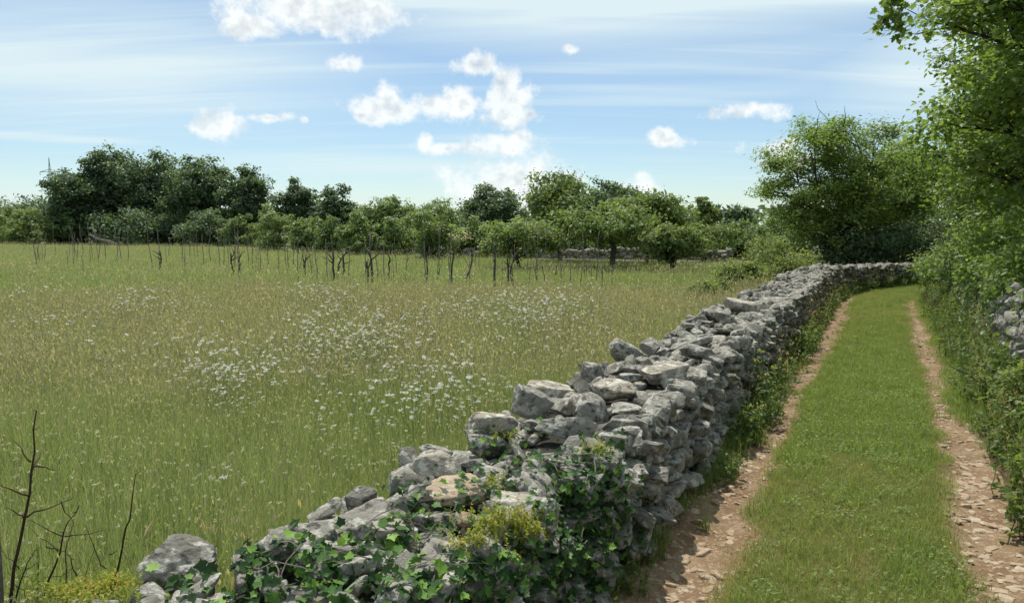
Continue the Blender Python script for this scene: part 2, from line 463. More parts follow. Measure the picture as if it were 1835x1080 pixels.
def stone_mesh(k, lv, mat, nm='stone'):
    v, f = SHAPES[lv][k]
    me = np_mesh(nm, v, f, True, mats=[mat]); me.set_sharp_from_angle(angle=R(27)) if hasattr(me, 'set_sharp_from_angle') else None
    return me
def rotm(e): return np.array(Euler(e).to_matrix())

rng = np.random.default_rng(11)
STONES = []     # dict(loc, rot, scale, k, mat)
def add_stone(loc, size, rot, k=None, mat=None, keep=False, tint=None):
    STONES.append(dict(loc=np.asarray(loc, float), size=np.asarray(size, float), rot=rot, k=int(rng.integers(14)) if k is None else k, mat=mat, keep=keep,
                       tint=rng.uniform() if tint is None else tint))
WL, WR = -2.02, -1.08          # the wall's two edges (w), top about 0.7 m above the lane
def wall_top(s): return .67 + .05 * np.sin(s * 1.7) * .5 + .06 * (n2(s, 0 * s, .6, 2, 31) - .5) - .14 * sstep(s, 18, 26)
lane_dir_z = math.pi / 2 - TH
# hand-placed stones that stand out on the photograph: px, py of their middle, width, depth, height (m), rot, top z, material
feature = [
    (315, 1000, .29, .24, .26, (.1, .1, .3), .80, None, 0), (650, 925, .36, .30, .20, (.15, -.2, .6), .70, None, 4), (548, 960, .34, .22, .16, (.25, .1, .2), .68, None, 7),
    (530, 1000, .34, .30, .24, (.5, .35, .2), .62, None, 2), (778, 822, .25, .13, .12, (.05, .02, .05), .80, 'stone_pale', 1), (812, 868, .33, .26, .14, (.2, .1, .5), .74, 'stone_tan', 5),
    (836, 928, .09, .07, .07, (.4, .3, .3), .74, 'stone_tan', 3), (872, 975, .15, .13, .12, (.2, .2, .9), .76, None, 8), (880, 748, .33, .17, .15, (.0, .05, .15), .82, 'stone_pale', 10),
    (1012, 757, .40, .16, .27, (-.35, .25, -.25), .80, None, 13), (950, 712, .30, .22, .26, (.2, .45, .3), .82, None, 6), (985, 675, .42, .30, .18, (.1, .12, .5), .82, 'stone_pale', 9),
    (1058, 660, .20, .17, .24, (.3, .1, .7), .84, None, 11), (1120, 620, .44, .24, .28, (-.15, .35, .2), .86, None, 12), (1165, 618, .26, .2, .2, (.3, -.3, .9), .80, None, 3),
    (925, 900, .36, .26, .12, (.08, .1, .1), .72, 'stone_pale', 2), (735, 855, .26, .22, .22, (.2, .3, .2), .72, None, 0), (870, 780, .30, .24, .16, (.15, .2, .5), .74, None, 4),
    (1060, 725, .28, .22, .2, (.35, .2, .2), .78, None, 1), (1030, 715, .24, .16, .22, (.6, .2, .9), .80, 'stone_pale', 5), (1330, 545, .75, .4, .25, (.1, .2, .3), .86, 'stone_pale', 7),
    (1280, 560, .5, .36, .2, (.15, .1, .8), .84, None, 9), (1190, 660, .42, .3, .16, (.1, -.15, .4), .82, 'stone_pale', 6), (1250, 625, .4, .34, .18, (.2, .1, .9), .82, None, 8),
    (1100, 690, .34, .26, .14, (.1, .05, .3), .80, 'stone_pale', 0), (340, 1040, .22, .16, .12, (.2, .2, .4), .62, None, 1), (255, 1070, .24, .2, .13, (.1, .1, .5), .60, 'stone_pale', 2),
    (140, 1076, .09, .08, .07, (.2, .2, .4), .58, 'stone_tan', 3), (105, 1078, .12, .1, .07, (.1, .2, .9), .58, 'stone_pale', 4), (690, 990, .30, .24, .14, (.2, .1, .5), .68, None, 10),
    (820, 1005, .34, .22, .18, (.3, .25, -.5), .68, None, 11), (1110, 850, .24, .18, .15, (.2, .1, .3), .66, None, 12), (1150, 790, .26, .2, .2, (.2, .3, .3), .66, None, 13),
    (705, 945, .2, .16, .1, (.1, .2, .5), .72, 'stone_pale', 6), (990, 825, .28, .22, .12, (.1, .1, .5), .74, None, 8), (640, 880, .24, .2, .12, (.1, .3, .5), .66, None, 3)]
for (px, py, a, b, c, r, zt, mt, k) in feature:
    p = at_z(px, py, zt - c * .35)
    s_, w_ = lane_w(p.x, p.y)
    if w_ < WL + .15 and px != 315: x_, y_ = lane_xy(float(s_), max(float(w_), WL + .07)); p.x, p.y = float(x_), float(y_); zt -= .07
    add_stone((p.x, p.y, zt - c * .5), (a * .82, b * .82, c * .74), (r[0], r[1], r[2]), k, mt, True)
taken = [(q['loc'][0], q['loc'][1], max(q['size'][:2]) * .42) for q in STONES]
# lane face: rough courses
z = .03
ci = 0
while z < .66:
    hgt = rng.uniform(.05, .095); s = -2.2 + rng.uniform(0, .2)
    while s < 30:
        far = s > 13
        ln = rng.uniform(.07, .20) * (1.1 if far else 1)
        zt = float(wall_top(np.array(s)))
        if z + hgt * .5 < zt + .02:
            w = WR - .05 - .10 * z + rng.normal(0, .042)
            x, y = lane_xy(s + ln / 2, w)
            dep = rng.uniform(.12, .22)
            ang = lane_dir_z - math.atan(.12 * max(0, s - 18)) + rng.normal(0, .28)
            add_stone((x, y, z + hgt * .5 + rng.normal(0, .018)), (ln * 1.16, dep, hgt * rng.uniform(1.0, 1.5)), (rng.normal(0, .24), rng.normal(0, .20), ang))
        s += ln * .93
    z += hgt * .90; ci += 1
# field face: the upper courses only show above the grass
for z in (.12, .30, .48):
    s = -2.2
    while s < 28:
        ln = rng.uniform(.18, .36)
        x, y = lane_xy(s + ln / 2, WL + .10 + .1 * z + rng.normal(0, .02))
        add_stone((x, y, z + rng.normal(0, .02)), (ln * 1.15, rng.uniform(.18, .3), rng.uniform(.16, .22)), (rng.normal(0, .2), rng.normal(0, .2), lane_dir_z + rng.normal(0, .25)))
        s += ln * .95
# top: scattered blocks, small ones wedged between
pts = []
def top_pass(n, smin, smax, lift, tilt, flat):
    for _ in range(n):
        s = rng.uniform(-2.2, 29); w = rng.uniform(WL + .10, WR - .05)
        sz = rng.uniform(smin, smax) * (1 + .012 * s)
        x, y = lane_xy(s, w)
        x, y = float(x), float(y)
        ok = all((x - a) ** 2 + (y - b) ** 2 > (sz * .36 + c) ** 2 for a, b, c in taken) and all((x - a) ** 2 + (y - b) ** 2 > ((sz + c) * .40) ** 2 for a, b, c in pts)
        if not ok: continue
        pts.append((x, y, sz))
        hh = sz * rng.uniform(*flat)
        add_stone((x, y, float(wall_top(np.array(s))) + lift - .06 + rng.uniform(-.02, .05)), (sz * rng.uniform(.95, 1.3), sz * rng.uniform(.6, 1.0), hh),
                  (rng.normal(0, tilt), rng.normal(0, tilt), rng.uniform(0, 6.28)))
top_pass(60, .22, .32, .02, .24, (.16, .4))
top_pass(3600, .12, .21, .01, .34, (.2, .6))
top_pass(5000, .11, .18, .01, .55, (.3, .9))
pts = [(a, b, c * .8) for a, b, c in pts]
top_pass(7000, .06, .12, .0, .6, (.35, .9))

def build_wall():
    lo = thing('drystone_wall', 'long grey drystone wall of rough limestone between meadow and lane', 'stone wall', (*map(float, lane_xy(2, -1.5)), 0))
    base = np.array(lo.location)
    # dark rubble inside
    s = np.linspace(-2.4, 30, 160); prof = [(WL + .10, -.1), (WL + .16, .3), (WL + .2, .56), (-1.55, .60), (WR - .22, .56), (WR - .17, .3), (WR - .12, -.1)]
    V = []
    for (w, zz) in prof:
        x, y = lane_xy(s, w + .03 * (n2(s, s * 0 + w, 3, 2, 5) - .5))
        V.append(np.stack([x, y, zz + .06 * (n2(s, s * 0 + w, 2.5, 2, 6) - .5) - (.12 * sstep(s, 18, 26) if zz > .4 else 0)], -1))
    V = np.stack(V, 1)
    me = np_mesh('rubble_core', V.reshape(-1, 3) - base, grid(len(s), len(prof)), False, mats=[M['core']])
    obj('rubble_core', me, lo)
    locs = np.array([q['loc'] for q in STONES]); px, py, dep = project(locs)
    sz = np.array([max(q['size']) for q in STONES])
    inside = (px > -60) & (px < 1895) & (py < 1130) & (py > 300) & (dep > .5)
    s_, w_ = lane_w(locs[:, 0], locs[:, 1])
    hidden = (w_ < WL + .16) & (locs[:, 2] < .55)
    score = np.where(inside & ~hidden, sz / dep, 0) + np.array([10. if q['keep'] else 0 for q in STONES])
    order = np.argsort(-score); top = set(order[:300].tolist())
    cache = {}
    fill = MB()
    bv, bf, bn = [], [], 0
    for i, q in enumerate(STONES):
        m3 = rotm(q['rot'])
        if i in top:
            lv = 5 if sz[i] / dep[i] > .075 else 4 if sz[i] / dep[i] > .03 else 3
            key = (q['k'], lv, q['mat'] or 'stone_obj')
            if key not in cache: cache[key] = stone_mesh(q['k'], lv, M[key[2]])
            o = obj('stone', cache[key], lo, q['loc'] - base, q['rot'], q['size'])
        else:
            lv = 3 if dep[i] < 9 else 2
            v, f = SHAPES[lv][q['k']]
            fill.add((v * q['size']) @ m3.T + q['loc'], f, q['tint'])
        if dep[i] < 9:
            v, f = SHAPES[2][q['k']]
            bv.append((v * q['size']) @ m3.T + q['loc']); bf.append(f + bn); bn += len(v)
    me = fill.mesh('stone_fill', M['stone_fill'], True, base)
    me.set_sharp_from_angle(angle=R(30))
    obj('stone_fill', me, lo, kind='stuff')
    return BVHTree.FromPolygons([tuple(p) for p in np.concatenate(bv)], [tuple(p) for p in np.concatenate(bf).tolist()])
WALL_BVH = build_wall()
bpy.data.objects['drystone_wall']['kind'] = 'thing'

# ------------------------------------------------------------------ leaves
def leaf_template(kind):
    if kind == 'oval':
        v = np.array([[0, -.5, 0], [.24, -.12, .05], [.2, .2, .05], [0, .5, -.06], [-.2, .2, .05], [-.24, -.12, .05]])
        f = np.array([[0, 1, 2, 3], [0, 3, 4, 5]])
    elif kind == 'quad':
        v = np.array([[0, -.5, 0], [.34, 0, .06], [0, .5, 0], [-.34, 0, .06]]); f = np.array([[0, 1, 2, 3]])
    elif kind == 'maple':
        o = [(0, -.42), (.16, -.30), (.42, -.34), (.34, -.08), (.50, .12), (.24, .14), (.22, .32), (0, .55), (-.22, .32), (-.24, .14), (-.50, .12), (-.34, -.08), (-.42, -.34), (-.16, -.30)]
        v = np.array([[0, -.05, -.03]] + [[a, b, .05 * abs(a) * 2 - .10 * max(b, 0)] for a, b in o]); n = len(o)
        f = np.array([[0, 1 + i, 1 + (i + 1) % n] for i in range(n)])
    elif kind == 'ivy':
        o = [(0, -.30), (.20, -.42), (.36, -.28), (.36, -.06), (.52, .06), (.30, .14), (.16, .28), (0, .56), (-.16, .28), (-.30, .14), (-.52, .06), (-.36, -.06), (-.36, -.28), (-.20, -.42)]
        v = np.array([[0, -.08, -.05]] + [[a, b, .10 * abs(a) - .12 * max(b, 0) ** 2] for a, b in o]); n = len(o)
        f = np.array([[0, 1 + i, 1 + (i + 1) % n] for i in range(n)])
    return v, f
LT = {k: leaf_template(k) for k in ('oval', 'quad', 'maple', 'ivy')}
def frames(nrm, rng, tipdown=0.0):
    n = nrm / (np.linalg.norm(nrm, axis=1)[:, None] + 1e-9)
    t = rng.normal(size=n.shape); t[:, 2] -= tipdown
    t -= n * np.sum(t * n, axis=1)[:, None]; t /= np.linalg.norm(t, axis=1)[:, None] + 1e-9
    return np.cross(t, n), t, n
def leaf_cloud(mb, c, nrm, size, tint, kind, rng, tipdown=0.0):
    if not len(c): return
    tv, tf = LT[kind]; a, b, n = frames(nrm, rng, tipdown)
    v = c[:, None] + size[:, None, None] * (tv[None, :, 0:1] * a[:, None] + tv[None, :, 1:2] * b[:, None] + tv[None, :, 2:3] * n[:, None])
    k = len(tv); f = (tf[None] + (np.arange(len(c)) * k)[:, None, None]).reshape(-1, tf.shape[1])
    mb.add(v.reshape(-1, 3), f, np.repeat(tint, k))

VEG = 1.6
def G_(*c): return tuple(min(.6, x * VEG) for x in c)
LM = {
 'dark':   leaf_mat('leaf_dark_oak', [(0, G_(.04, .066, .042)), (.5, G_(.066, .10, .056)), (1, G_(.105, .145, .074))], .4),
 'mid':    leaf_mat('leaf_mid_green', [(0, G_(.06, .092, .04)), (.5, G_(.102, .145, .058)), (1, G_(.165, .205, .084))], .4),
 'pale':   leaf_mat('leaf_pale_green', [(0, G_(.075, .105, .04)), (.5, G_(.12, .165, .06)), (1, G_(.20, .24, .11))], .3),
 'fig':    leaf_mat('leaf_orchard', [(0, G_(.065, .098, .034)), (.5, G_(.115, .155, .052)), (1, G_(.20, .24, .105))], .32),
 'maple':  leaf_mat('leaf_maple', [(0, G_(.065, .10, .03)), (.5, G_(.115, .165, .046)), (1, G_(.19, .235, .075))], .42),
 'hedge':  leaf_mat('leaf_lime_green', [(0, G_(.06, .095, .024)), (.5, G_(.108, .16, .042)), (1, G_(.18, .23, .07))], .42),
 'ivy':    leaf_mat('leaf_ivy', [(0, G_(.014, .034, .012)), (.6, G_(.028, .062, .018)), (.85, G_(.06, .12, .026)), (1, G_(.12, .20, .035))], .2, .5, .25),
 'ivy_obj': leaf_mat('leaf_ivy_single', [(0, G_(.014, .034, .012)), (.5, G_(.030, .070, .018)), (.75, G_(.075, .15, .028)), (1, G_(.15, .25, .04))], .2, .5, .25, 'object'),
 'bank':   leaf_mat('leaf_bank_ivy', [(0, G_(.03, .055, .02)), (.5, G_(.065, .105, .034)), (1, G_(.14, .18, .07))], .3, .4, .35),
 'shrub':  leaf_mat('leaf_wall_shrub', [(0, G_(.07, .10, .03)), (.5, G_(.13, .165, .055)), (1, G_(.24, .25, .11))], .35),
}

def ell(rng, n, p=.5):
    d = rng.normal(size=(n, 3)); d /= np.linalg.norm(d, axis=1)[:, None]
    return d, rng.uniform(0, 1, n) ** p

def make_tree(name, label, cat, base, H, W, low=.18, nleaf=6000, leaf=.25, mat='mid', seed=1, lobes=12, kind='quad', bark='bark_dark', group=None,
              trunk_r=None, lobe_r=(.16, .26), depth=.95, stems=1, lean=(0, 0), sq=.75, spray=.20, up=.7, crown_shift=(0, 0), bare=0, tintbias=0.0, tipdown=0.0):
    rg = np.random.default_rng(seed)
    root = thing(name, label, cat, base, group)
    cz = H * (1 + low) / 2; rz = H * (1 - low) / 2
    lr = np.array([W / 2, W / 2 * depth, rz])
    L = []
    tries = 0
    while len(L) < lobes and tries < 4000:
        tries += 1
        d, r = ell(rg, 1, .45); rr = rg.uniform(*lobe_r) * W
        p = d[0] * r[0] * np.maximum(lr - rr * .9, .05)
        if all(np.linalg.norm((p - q) / np.array([1, 1, .8])) > .55 * (rr + s_) for q, s_ in L) or tries > 2500: L.append((p, rr))
    # a few lobes poke out of the outline
    ctr = np.array([crown_shift[0] + lean[0], crown_shift[1] + lean[1], cz])
    mb = MB(); wood = MB()
    tr = trunk_r or max(.05, H * .022)
    vol = np.array([r_ ** 2 for _, r_ in L]); share = vol / vol.sum()
    stemtops = []
    for k in range(stems):
        o = np.array([rg.normal(0, tr * 1.5), rg.normal(0, tr * 1.5), -.12]) if stems > 1 else np.array([0, 0, -.15])
        sp = .22 * W if stems > 1 else .05 * W
        tip = np.array([crown_shift[0] * .6 + lean[0] + rg.normal(0, sp), crown_shift[1] * .6 + lean[1] + rg.normal(0, sp), cz + rz * rg.uniform(.1, .45)])
        pl = bend(o, tip, 9, rg, .35)
        rd = tr / math.sqrt(stems) ** .7 * np.linspace(1.15, .25, 9)
        v, f = tube(pl, rd, 7); wood.add(v, f, rg.uniform()); stemtops.append((pl, rd))
    for (p, rr), sh in zip(L, share):
        pc = p + ctr
        pl, rd = stemtops[int(rg.integers(len(stemtops)))]
        j = int(np.clip(np.searchsorted(pl[:, 2], pc[2] - .35 * np.linalg.norm(p[:2]) - .1 * H), 2, 7))
        br = bend(pl[j], pc, 6, rg, .22, .04)
        v, f = tube(br, np.linspace(rd[j] * .6, tr * .10, 6), 5); wood.add(v, f, rg.uniform())
        nsub = max(5, int(9 + rr * 6))
        d, r = ell(rg, nsub, .35); sub = pc + d * (r * rr)[:, None] * np.array([1, 1, sq])
        for q in sub[: max(3, nsub // 2)]:
            v, f = tube(bend(br[3 + int(rg.integers(3))], q, 4, rg, .2), np.linspace(tr * .12, tr * .04, 4), 4, False); wood.add(v, f, rg.uniform())
        n = int(nleaf * sh)
        wgt = rg.dirichlet(np.ones(nsub) * 2.5); cnt = rg.multinomial(n, wgt)
        own = np.repeat(np.arange(nsub), cnt)
        c = sub[own] + rg.normal(0, 1, (n, 3)) * rr * spray * np.array([1.15, 1.15, .75])
        nr = (c - pc) / rr * .55 + rg.normal(0, .55, (n, 3)) + np.array([0, 0, up])
        tb = rg.normal(0, .12, nsub)[own]
        leaf_cloud(mb, c, nr, leaf * rg.uniform(.6, 1.3, n), np.clip(.45 + tintbias + tb + rg.normal(0, .17, n), 0, 1), kind, rg, tipdown)
    for _ in range(bare):      # bare twig ends above the leaves
        (p, rr) = L[int(rg.integers(len(L)))]; pc = p + ctr
        e = pc + np.array([rg.normal(0, .3), rg.normal(0, .3), 1.0]) * rr * rg.uniform(1.1, 1.5)
        v, f = tube(bend(pc, e, 5, rg, .2), np.linspace(tr * .16, tr * .04, 5), 4); wood.add(v, f, .5)
    obj('trunk', wood.mesh('trunk', M[bark], True), root)
    obj('crown', mb.mesh('crown', LM[mat]), root)
    return root

def tree_px(name, label, cat, px, base_py, Y, top_py, wpx, **kw):
    x = (px - CX) / F * Y * 1.0
    zb = float(ground_z(np.array(x), np.array(float(Y))))
    H = (CAMZ + (HY - top_py) / F * Y - zb) * 1.03; W = wpx / F * Y * 1.14
    return make_tree(name, label, cat, (x, Y, zb), H, W, **kw)

WOODG = 'trees along the far side of the meadow'
bg_trees = [
 # name, label, px, Y, top, width, mat, low, nleaf, leaf, extra
 ('oak_tree', 'dark oak at the end of the grove beside the pylon', 150, 64, 296, 128, 'dark', .04, 6500, .34, {}),
 ('oak_tree', 'tallest dark oak of the grove with knobbly top', 216, 66, 268, 140, 'dark', .06, 8000, .34, {}),
 ('oak_tree', 'broad dark oak in the middle of the grove', 292, 67, 276, 150, 'dark', .05, 8500, .34, {'tintbias': .06}),
 ('oak_tree', 'dark oak with rounded top at the grove\'s thick end', 366, 66, 284, 130, 'dark', .04, 7500, .34, {'tintbias': .1}),
 ('oak_tree', 'dark upright oak standing apart past the notch in the grove', 452, 70, 294, 100, 'dark', .05, 6000, .34, {}),
 ('oak_tree', 'small nearly black oak behind the pale shrub', 534, 72, 328, 86, 'dark', .08, 4500, .34, {'tintbias': -.12}),
 ('oak_tree', 'pointed dark tree between the small black oak and the round green tree', 606, 70, 336, 84, 'dark', .06, 4500, .34, {'tintbias': .05}),
 ('deciduous_tree', 'round mid green tree in the middle of the tree line', 696, 60, 350, 116, 'mid', .05, 6500, .28, {}),
 ('deciduous_tree', 'thin-topped green tree with a bare tip in the tree line', 785, 66, 362, 100, 'mid', .05, 4500, .28, {'bare': 5}),
 ('oak_tree', 'dark spreading tree in front of the low white cloud', 882, 62, 334, 118, 'dark', .12, 6000, .30, {'bare': 4}),
 ('deciduous_tree', 'dark bushy tree behind the orchard trees', 1098, 46, 326, 150, 'dark', .10, 7000, .25, {'tintbias': .12}),
 ('deciduous_tree', 'small dark tree far off beside the big maple', 1322, 64, 374, 62, 'dark', .06, 2500, .30, {}),
 ('deciduous_tree', 'sparse slender tree with a tuft of leaves on top beyond the orchard', 1258, 42, 350, 78, 'fig', .30, 1800, .22, {'lobes': 7, 'bare': 3}),
]
NEARER = lambda px: float(np.interp(px, [300, 460, 600, 900, 1000], [1, .86, .76, .74, .85])) if px < 1030 else 1.0
for i, (nm, lb, px, Y, tp, wp, mt, low, nl, lf, ex) in enumerate(bg_trees):
    Y *= NEARER(px); lf *= NEARER(px); tp -= 6
    tree_px(nm, lb, 'tree', px, 0, Y, tp, wp, mat=mt, low=low - .10, nleaf=int(nl * 2.6), leaf=lf * .78, seed=200 + i, group=WOODG, **{**dict(lobes=30, lobe_r=(.12, .22), spray=.20, sq=.95), **ex})
SHG = 'shrubs in front of the tree line'
bg_shrubs = [
 ('light green round bush near the left end of the meadow', 45, 60, 372, 100, 'mid', 4200, .24, {'tintbias': .25}),
 ('dull green bush at the very edge beside the light round bush', -5, 66, 362, 90, 'mid', 3000, .26, {}),
 ('low dark thicket behind the light round bush', 62, 76, 352, 130, 'dark', 4200, .32, {'tintbias': .1}),
 ('green bush at the foot of the grove below the pylon', 118, 62, 372, 70, 'mid', 2500, .26, {}),
 ('dark leafy bush filling the foot of the grove', 255, 63, 372, 190, 'dark', 6500, .30, {'tintbias': .05}),
 ('dark leafy bush at the foot of the broad oak', 380, 62, 378, 130, 'dark', 4500, .30, {'tintbias': .12}),
 ('green bush between the upright oak and the pale shrub', 436, 62, 384, 70, 'mid', 2500, .26, {}),
 ('pale whitish green shrub standing out before dark trees', 488, 54, 364, 76, 'pale', 3800, .20, {'tintbias': .1, 'lobe_r': (.14, .22)}),
 ('low green bush beside the pale shrub', 548, 55, 392, 78, 'mid', 3000, .22, {'tintbias': .12}),
 ('soft green bush under the pointed dark tree', 592, 54, 388, 76, 'mid', 3000, .22, {'tintbias': .05}),
 ('bright green bush left of the round green tree', 648, 52, 384, 90, 'mid', 3400, .22, {'tintbias': .2}),
 ('green bush at the foot of the round green tree', 712, 54, 392, 90, 'mid', 3400, .22, {'tintbias': .02}),
 ('broad yellowish green bush in the middle of the tree line', 772, 46, 372, 116, 'mid', 5500, .19, {'tintbias': .22}),
 ('soft grey green bush below the dark spreading tree', 848, 50, 384, 92, 'mid', 3600, .21, {'tintbias': .1}),
 ('low green bush beside the near orchard bush', 892, 48, 398, 76, 'mid', 2800, .20, {'tintbias': .22}),
 ('green thicket behind the orchard trunks', 1040, 42, 392, 190, 'dark', 6000, .21, {'tintbias': .2}),
 ('green thicket between the orchard and the sparse slender tree', 1190, 44, 386, 150, 'mid', 4800, .21, {}),
 ('dense green bush at the field corner', 1325, 36, 402, 130, 'mid', 5000, .17, {'tintbias': .1}),
 ('dull green bush behind the field corner bush', 1395, 44, 392, 130, 'mid', 4000, .21, {'tintbias': -.05}),
]
for i, (lb, px, Y, tp, wp, mt, nl, lf, ex) in enumerate(bg_shrubs):
    Y *= NEARER(px); lf *= NEARER(px); tp -= 6
    tree_px('shrub', lb, 'shrub', px, 0, Y, tp, wp, **{**dict(mat=mt, low=-.30, nleaf=int(nl * 2.2), leaf=lf * .82, seed=300 + i, group=SHG, lobes=16, lobe_r=(.12, .22), sq=.95, spray=.19, stems=4, trunk_r=.06), **ex})
# orchard trees: crooked, loose, with visible limbs
ORG = 'old orchard trees at the meadow\'s far corner'
for i, a in enumerate([
 ('loose light green orchard tree with thin trunk at the vine rows', 938, 27, 386, 150, .18, 5600, .15, {'trunk_r': .07, 'tintbias': .12, 'stems': 2}),
 ('tall orchard tree with a narrow raised top', 1008, 33, 300, 150, .04, 9500, .18, {'bare': 4, 'tintbias': -.05}),
 ('crooked orchard tree with bare forking limbs and leaning pale trunk', 1104, 27.5, 352, 175, .22, 6500, .17, {'trunk_r': .13, 'lean': (-.4, 0), 'bare': 3, 'bark': 'bark'}),
 ('leafy orchard tree behind the crooked one', 1160, 31, 338, 170, .08, 9500, .18, {}),
 ('drooping orchard tree with dark upright trunk at the meadow edge', 1206, 26, 384, 118, .05, 5200, .16, {'trunk_r': .1}),
 ('small orchard tree with pale trunk beyond the meadow corner', 1262, 33, 392, 100, .28, 2600, .17, {'trunk_r': .09, 'bark': 'bark'})]):
    (lb, px, Y, tp, wp, low, nl, lf, ex) = a
    tree_px('orchard_tree', lb, 'tree', px, 0, Y, tp, wp, **{**dict(mat='fig', low=low, nleaf=nl, leaf=lf, seed=400 + i, group=ORG, lobes=13, lobe_r=(.12, .22), kind='oval', sq=.8, spray=.24, tipdown=.8), **ex})
# the maple beyond the bend and its neighbours
tree_px('maple_tree', 'big round maple standing behind the wall at the lane\'s bend', 'tree', 1486, 0, 25, 192, 262, mat='maple', low=.06, nleaf=42000, leaf=.11, seed=177, lobes=46, lobe_r=(.10, .165),
        kind='oval', sq=.62, spray=.21, trunk_r=.12, stems=3, bare=6, up=1.3)
tree_px('lane_tree', 'mid green tree between the round maple and the hedge', 'tree', 1612, 0, 27, 232, 190, mat='maple', low=.04, nleaf=14000, leaf=.14, seed=78, lobes=22, lobe_r=(.12, .2), kind='oval', spray=.24, stems=2, tintbias=-.05)
tree_px('shrub', 'dark shrub under the round maple behind the wall', 'shrub', 1540, 0, 24.5, 388, 190, mat='dark', low=-.1, nleaf=7000, leaf=.12, seed=79, lobes=14, kind='oval', spray=.24, stems=5, trunk_r=.05, tintbias=.1)
tree_px('shrub', 'dark shrub closing the lane beyond the bend', 'shrub', 1632, 0, 25, 372, 170, mat='dark', low=-.1, nleaf=7000, leaf=.12, seed=80, lobes=14, kind='oval', spray=.24, stems=5, trunk_r=.05, tintbias=.15)
# pale shrubs on the meadow side of the wall
for i, (lb, px, Y, tp, wp, nl) in enumerate([
 ('pale yellow green shrub crowding the wall\'s far meadow side', 1392, 20.5, 424, 128, 6500),
 ('low pale shrub at the wall where it rises', 1330, 17.5, 462, 110, 5000),
 ('small low shrub at the near end of the wall\'s shrubs', 1278, 15.0, 496, 84, 3200),
 ('pale shrub squeezed between wall and round maple', 1432, 22.5, 440, 70, 3000)]):
    tree_px('wall_shrub', lb, 'shrub', px, 0, Y, tp, wp, mat='shrub', low=-.05, nleaf=nl, leaf=.085, seed=90 + i, lobes=12, kind='oval', spray=.26, stems=6, trunk_r=.03, group='pale shrubs along the wall')
# trees and bushes right of the lane
HG = 'trees of the overgrown bank'
for i, (lb, loc, H, W, low, nl, lf, mt, ex) in enumerate([
 ('nearest big lime green maple leaning over the bank', (8.15, 9.6, .95), 6.6, 6.1, .02, 44000, .085, 'hedge', dict(lobes=46, lobe_r=(.10, .17))),
 ('second lime green maple along the bank', (9.9, 13.3, .95), 6.4, 5.4, .0, 30000, .092, 'hedge', dict(lobes=34, lobe_r=(.11, .18), tintbias=-.06)),
 ('third bank tree reaching towards the lane\'s bend', (12.3, 18.0, .95), 5.6, 5.8, -.02, 22000, .11, 'hedge', dict(lobes=30, lobe_r=(.11, .18), tintbias=-.12)),
 ('furthest bank tree just before the lane\'s bend', (15.4, 22.5, .95), 6.6, 6.6, -.02, 14000, .14, 'maple', dict(lobes=26, lobe_r=(.11, .18)))]):
    make_tree('bank_tree', lb, 'tree', loc, H, W, low=low, nleaf=nl, leaf=lf, mat=mt, seed=510 + i, kind='maple' if i < 2 else 'oval', group=HG, sq=.55, spray=.23, up=1.1, trunk_r=.13, stems=3, bark='bark_dark', tipdown=.5, **ex)

# ------------------------------------------------------------------ scattered stuff: one object each, tufts placed by geometry nodes
def scatter(name, label, sources, pos, rot, scl, idx, kind='stuff', cat=None, parent=None):
    me = bpy.data.meshes.new(name); n = len(pos)
    me.vertices.add(n); me.vertices.foreach_set('co', np.ascontiguousarray(pos, np.float32).ravel())
    for k, typ, v, key in (('rot', 'FLOAT_VECTOR', rot, 'vector'), ('scl', 'FLOAT_VECTOR', scl, 'vector'), ('idx', 'INT', idx, 'value')):
        a = me.attributes.new(k, typ, 'POINT')
        a.data.foreach_set(key, np.ascontiguousarray(v, np.int32 if typ == 'INT' else np.float32).ravel())
    o = obj(name, me, parent, kind=kind)
    if label: o['label'] = label
    if cat: o['category'] = cat
    col = bpy.data.collections.new(name + '_tufts')
    for q in sources: col.objects.link(q)
    g = bpy.data.node_groups.new(name + '_scatter', 'GeometryNodeTree')
    g.interface.new_socket('Geometry', in_out='INPUT', socket_type='NodeSocketGeometry')
    g.interface.new_socket('Geometry', in_out='OUTPUT', socket_type='NodeSocketGeometry')
    N = g.nodes; Lk = g.links
    gi = N.new('NodeGroupInput'); go = N.new('NodeGroupOutput')
    ci = N.new('GeometryNodeCollectionInfo'); ci.inputs['Collection'].default_value = col
    ci.inputs['Separate Children'].default_value = True; ci.inputs['Reset Children'].default_value = True
    ip = N.new('GeometryNodeInstanceOnPoints'); ip.inputs['Pick Instance'].default_value = True
    def na(nm, t):
        q = N.new('GeometryNodeInputNamedAttribute'); q.data_type = t; q.inputs['Name'].default_value = nm; return q.outputs['Attribute']
    Lk.new(gi.outputs[0], ip.inputs['Points']); Lk.new(ci.outputs[0], ip.inputs['Instance'])
    Lk.new(na('idx', 'INT'), ip.inputs['Instance Index'])
    e2r = N.new('FunctionNodeEulerToRotation'); Lk.new(na('rot', 'FLOAT_VECTOR'), e2r.inputs[0]); Lk.new(e2r.outputs[0], ip.inputs['Rotation'])
    Lk.new(na('scl', 'FLOAT_VECTOR'), ip.inputs['Scale'])
    Lk.new(ip.outputs[0], go.inputs[0])
    m = o.modifiers.new('scatter', 'NODES'); m.node_group = g
    return o

